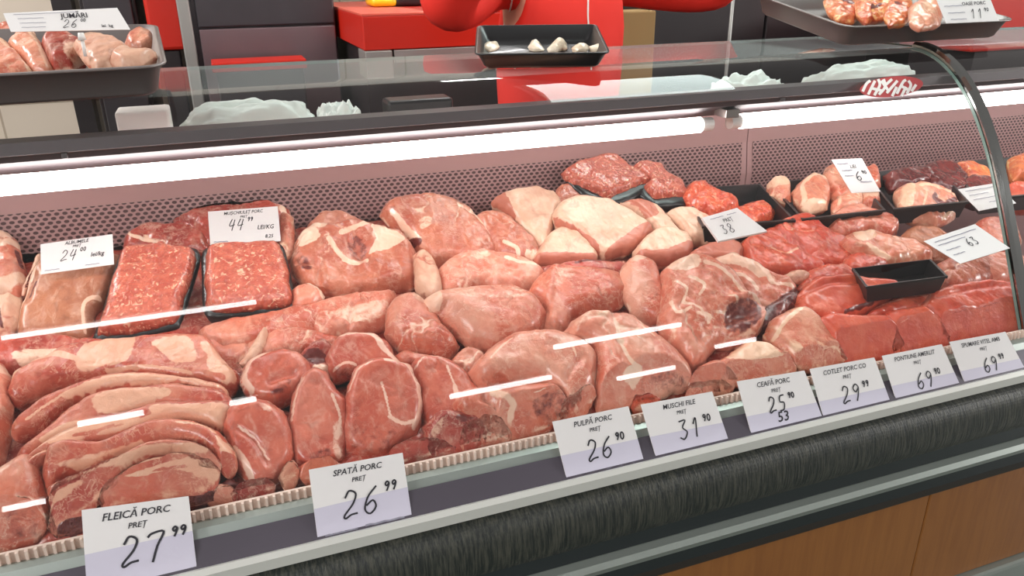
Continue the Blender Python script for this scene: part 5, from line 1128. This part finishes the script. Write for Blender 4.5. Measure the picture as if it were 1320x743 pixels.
card('white card reading JUMĂRI 26 on the left tray', [(4, 17), (151, 10), (168, 38), (14, 41)], (tuple(pl), (0, -.75, .66)), '', '26', '00', sub='', extra=[('JUMĂRI', .58, .60, .24), ('lei  kg', .82, .12, .14)], group=None, lines=((.08, .62, .88), (.1, .32, .66), (.1, .32, .42), (.1, .3, .2)), dx=.46, dy=.12, dsize=.40)
b = MB(); q = at(105, 47, z=Z1 + .030); b.tube((q[0], q[1], q[2] - .022), (q[0], q[1], q[2] - .004), .002, 8); b.tube((q[0], q[1], q[2] - .004), (q[0], q[1], q[2] + .004), .0045, 12, r2=.003)
tag(b.build('card_pin', M['whitepl'], smooth=True), 'small white pin in front of the left tray card', 'pin')
BG = 'bones in the right steel tray'
for lb, pt, dz_, mt, ff in [('pinkish rib bone at the left end of the right tray', [(1040, -4), (1056, -8), (1076, 0), (1082, 14), (1066, 18), (1050, 8)], .004, 'chick', [('d', 3, [(1052, 2), (1070, 10)])]),
                            ('ragged red bone left of centre in the right tray', [(1064, 2), (1084, -6), (1104, 0), (1112, 16), (1100, 28), (1080, 24), (1068, 14)], .006, 'smoked', [('d', 5, [(1084, 6), (1096, 14)]), ('f', 4, [(1072, 4), (1090, 0), (1106, 6)])]),
                            ('bone with pale end in the middle of the right tray', [(1104, 4), (1122, -6), (1142, -2), (1152, 10), (1140, 24), (1118, 28), (1106, 18)], .008, 'smoked', [('f', 5, [(1110, 8), (1130, 0), (1146, 6)]), ('d', 4, [(1120, 18), (1138, 14)])]),
                            ('dark orange bone beside the pale round one', [(1140, 12), (1154, 2), (1170, 2), (1176, 18), (1166, 30), (1146, 30)], .006, 'smoked', [('d', 4, [(1150, 14), (1166, 20)])]),
                            ('small red scrap at the front rim of the right tray', [(1150, 22), (1166, 18), (1176, 24), (1162, 28), (1150, 27)], -.006, 'beef', []),
                            ('pale round bone end next to the tray card', [(1172, 12), (1186, 4), (1204, 8), (1214, 20), (1210, 32), (1188, 34), (1174, 28)], .006, 'chick', [('F', [(1182, 12), (1198, 10), (1204, 22), (1188, 26)], .6)]),
                            ('peach bone behind the tray card', [(1176, -6), (1200, -10), (1216, -2), (1214, 8), (1192, 6)], .01, 'chick', [])]:
    crackle('pork_bone', lb, pt, ZG + .050 + dz_, mt, ff, group=BG, t=.014, amp=.005)
pl = at(1245, 28, z=ZG + .052)
card('white card reading OASE 11 on the right tray', [(1206, -4), (1274, -8), (1288, 27), (1220, 30)], (tuple(pl), (-.1, -.75, .66)), '', '11', '90', sub='', extra=[('OASE PORC', .65, .62, .12)], lines=((.08, .42, .62), (.1, .42, .36), (.1, .4, .12)), dx=.5, dy=.12, dsize=.34)
SG = 'scraps in the black tray'
for lb, pt in [('white scrap at the left end of the black tray', [(622, 62), (628, 54), (638, 54), (642, 60), (632, 64)]), ('tan scrap left of centre in the black tray', [(682, 60), (686, 53), (694, 54), (700, 62), (690, 64)]),
               ('white pointed scrap in the middle of the black tray', [(708, 62), (716, 54), (720, 50), (728, 56), (730, 63), (718, 65)]), ('flat white scrap right of the pointed one', [(738, 62), (746, 58), (758, 60), (756, 64), (744, 65)]),
               ('white scrap at the right end of the black tray', [(760, 61), (768, 57), (778, 59), (774, 64), (764, 64)])]:
    crackle('food_scrap', lb, pt, ZG + .022, 'scrap', [], group=SG, t=.006, amp=.003)

# ================================================================== SELLER
def skin_mesh(name, joints, bones, mat, parent=None, sub=2, root=0):
    bm = bmesh.new(); vs = [bm.verts.new(j[:3]) for j in joints]
    for a, c in bones: bm.edges.new((vs[a], vs[c]))
    me = bpy.data.meshes.new(name); bm.to_mesh(me); bm.free()
    o = bpy.data.objects.new(name, me); COL.objects.link(o)
    md = o.modifiers.new('skin', 'SKIN'); md.use_smooth_shade = True
    sv = me.skin_vertices[0].data
    for i, j in enumerate(joints):
        sv[i].radius = (j[3], j[4] if len(j) > 4 else j[3]); sv[i].use_root = (i == root)
    o.modifiers.new('sub', 'SUBSURF').levels = sub; o.modifiers['sub'].render_levels = sub
    dg = bpy.context.evaluated_depsgraph_get(); dg.update()
    m2 = bpy.data.meshes.new_from_object(o.evaluated_get(dg))
    bpy.data.objects.remove(o); bpy.data.meshes.remove(me)
    m2.name = name
    return link(name, m2, mat, parent)
M['flesh'] = plain('flesh', srgb(214, 160, 134), .5)
M['shirt'] = plain('red_shirt', srgb(226, 40, 26), .75, bump=.15, bscale=60)
M['trousers'] = plain('dark_trousers', srgb(34, 36, 44), .8)
M['hair'] = plain('brown_hair', srgb(58, 40, 30), .6)
px_, py_ = 0.815, 1.86
sel = empty('person', (px_, py_, 0), 'person in a red shirt with white piping standing behind the counter', 'person')
zs = .06
J = [(px_, py_, .93, .15, .11), (px_, py_, 1.10, .14, .10), (px_, py_ - .01, 1.30, .165, .11), (px_, py_ - .01, 1.44, .10, .08), (px_, py_ - .02, 1.51, .052), (px_, py_ - .03, 1.60, .075, .09), (px_, py_ - .03, 1.70, .078, .09),
     (px_ - .19, py_, 1.42, .055), (px_ - .32, py_ - .10, 1.36, .042), (px_ - .20, py_ - .24, 1.56, .026), (px_ - .18, py_ - .27, 1.62, .030, .018),
     (px_ + .19, py_, 1.42, .055), (px_ + .42, py_ - .06, 1.40, .042), (px_ + .34, py_ - .22, 1.56, .026), (px_ + .32, py_ - .25, 1.62, .030, .018),
     (px_ - .10, py_, .86, .085), (px_ - .11, py_, .48, .055), (px_ - .11, py_ + .01, .09, .038), (px_ - .11, py_ - .12, .04, .032),
     (px_ + .10, py_, .86, .085), (px_ + .11, py_, .48, .055), (px_ + .11, py_ + .01, .09, .038), (px_ + .11, py_ - .12, .04, .032)]
Bn = [(0, 1), (1, 2), (2, 3), (3, 4), (4, 5), (5, 6), (3, 7), (7, 8), (8, 9), (9, 10), (3, 11), (11, 12), (12, 13), (13, 14), (0, 15), (15, 16), (16, 17), (17, 18), (0, 19), (19, 20), (20, 21), (21, 22)]
for hb in (10, 14):
    hx, hy, hz = J[hb][:3]; sg = 1 if hb == 10 else -1
    for k, ln in enumerate((.050, .058, .054, .044)):
        i0 = len(J); ox = (k - 1.5) * .018
        J += [(hx + ox + sg * .012, hy - .030, hz + .018, .008), (hx + ox + sg * .016, hy - .032 - ln * .5, hz + .026, .0075), (hx + ox + sg * .018, hy - .03 - ln * .8, hz + .004, .0065)]
        Bn += [(hb, i0), (i0, i0 + 1), (i0 + 1, i0 + 2)]
    i0 = len(J); J += [(hx + sg * .034, hy - .006, hz + .006, .010), (hx + sg * .048, hy - .034, hz + .004, .008)]; Bn += [(hb, i0), (i0, i0 + 1)]
skin_mesh('body', J, Bn, M['flesh'], sel)
JS = [(px_, py_, .96, .165, .125), (px_, py_, 1.10, .17, .125), (px_, py_ - .01, 1.26, .185, .13), (px_, py_ - .01, 1.44, .125, .095), (px_, py_ - .015, 1.49, .068),
      (px_ - .19, py_, 1.42, .074), (px_ - .27, py_ - .06, 1.375, .078), (px_ - .33, py_ - .10, 1.37, .078), (px_ - .235, py_ - .20, 1.51, .045),
      (px_ + .19, py_, 1.42, .074), (px_ + .31, py_ - .03, 1.395, .070), (px_ + .43, py_ - .06, 1.385, .070), (px_ + .37, py_ - .17, 1.51, .045)]
sh = skin_mesh('shirt', JS, [(0, 1), (1, 2), (2, 3), (3, 4), (3, 5), (5, 6), (6, 7), (7, 8), (3, 9), (9, 10), (10, 11), (11, 12)], M['shirt'], sel)
JT = [(px_, py_, .97, .16, .12), (px_, py_, .90, .165, .125), (px_ - .10, py_, .80, .10), (px_ - .11, py_, .48, .07), (px_ - .11, py_ + .01, .10, .055), (px_ + .10, py_, .80, .10), (px_ + .11, py_, .48, .07), (px_ + .11, py_ + .01, .10, .055)]
skin_mesh('trousers', JT, [(0, 1), (1, 2), (2, 3), (3, 4), (1, 5), (5, 6), (6, 7)], M['trousers'], sel)
bm = bmesh.new(); bmesh.ops.create_icosphere(bm, subdivisions=4, radius=1)
for q in bm.verts:
    c = q.co; k = 1.0 if (c.z > .1 or c.y > .15) else .82
    q.co = Vector((px_ + c.x * .088 * k, py_ - .02 + c.y * .108 * k, 1.675 + c.z * .11 * k))
me = bpy.data.meshes.new('hair'); bm.to_mesh(me); bm.free(); link('hair', me, M['hair'], sel)
# white piping down the shirt front
from mathutils.bvhtree import BVHTree
dg = bpy.context.evaluated_depsgraph_get(); dg.update()
bv = BVHTree.FromPolygons([sh.matrix_world @ v.co for v in sh.data.vertices], [p.vertices[:] for p in sh.data.polygons])
for path in ([(664, -40), (660, 0), (655, 20), (648, 38), (644, 60), (640, 90)], [(757, -40), (758, 0), (758, 24), (760, 50), (762, 90)]):
    P = []
    for (u, v_) in catmull(np.array(path, float), 5, False):
        d = Vector(ray(u, v_)).normalized(); h = bv.ray_cast(Vector((0, 0, EYE)), d)
        if h[0]: P.append(h[0])
    b = MB()
    for a, c in zip(P[:-1], P[1:]): b.tube(a, c, .0022, 6)
    if P: b.build('white_piping', M['whitepl'], sel)['label'] = 'white piping line'
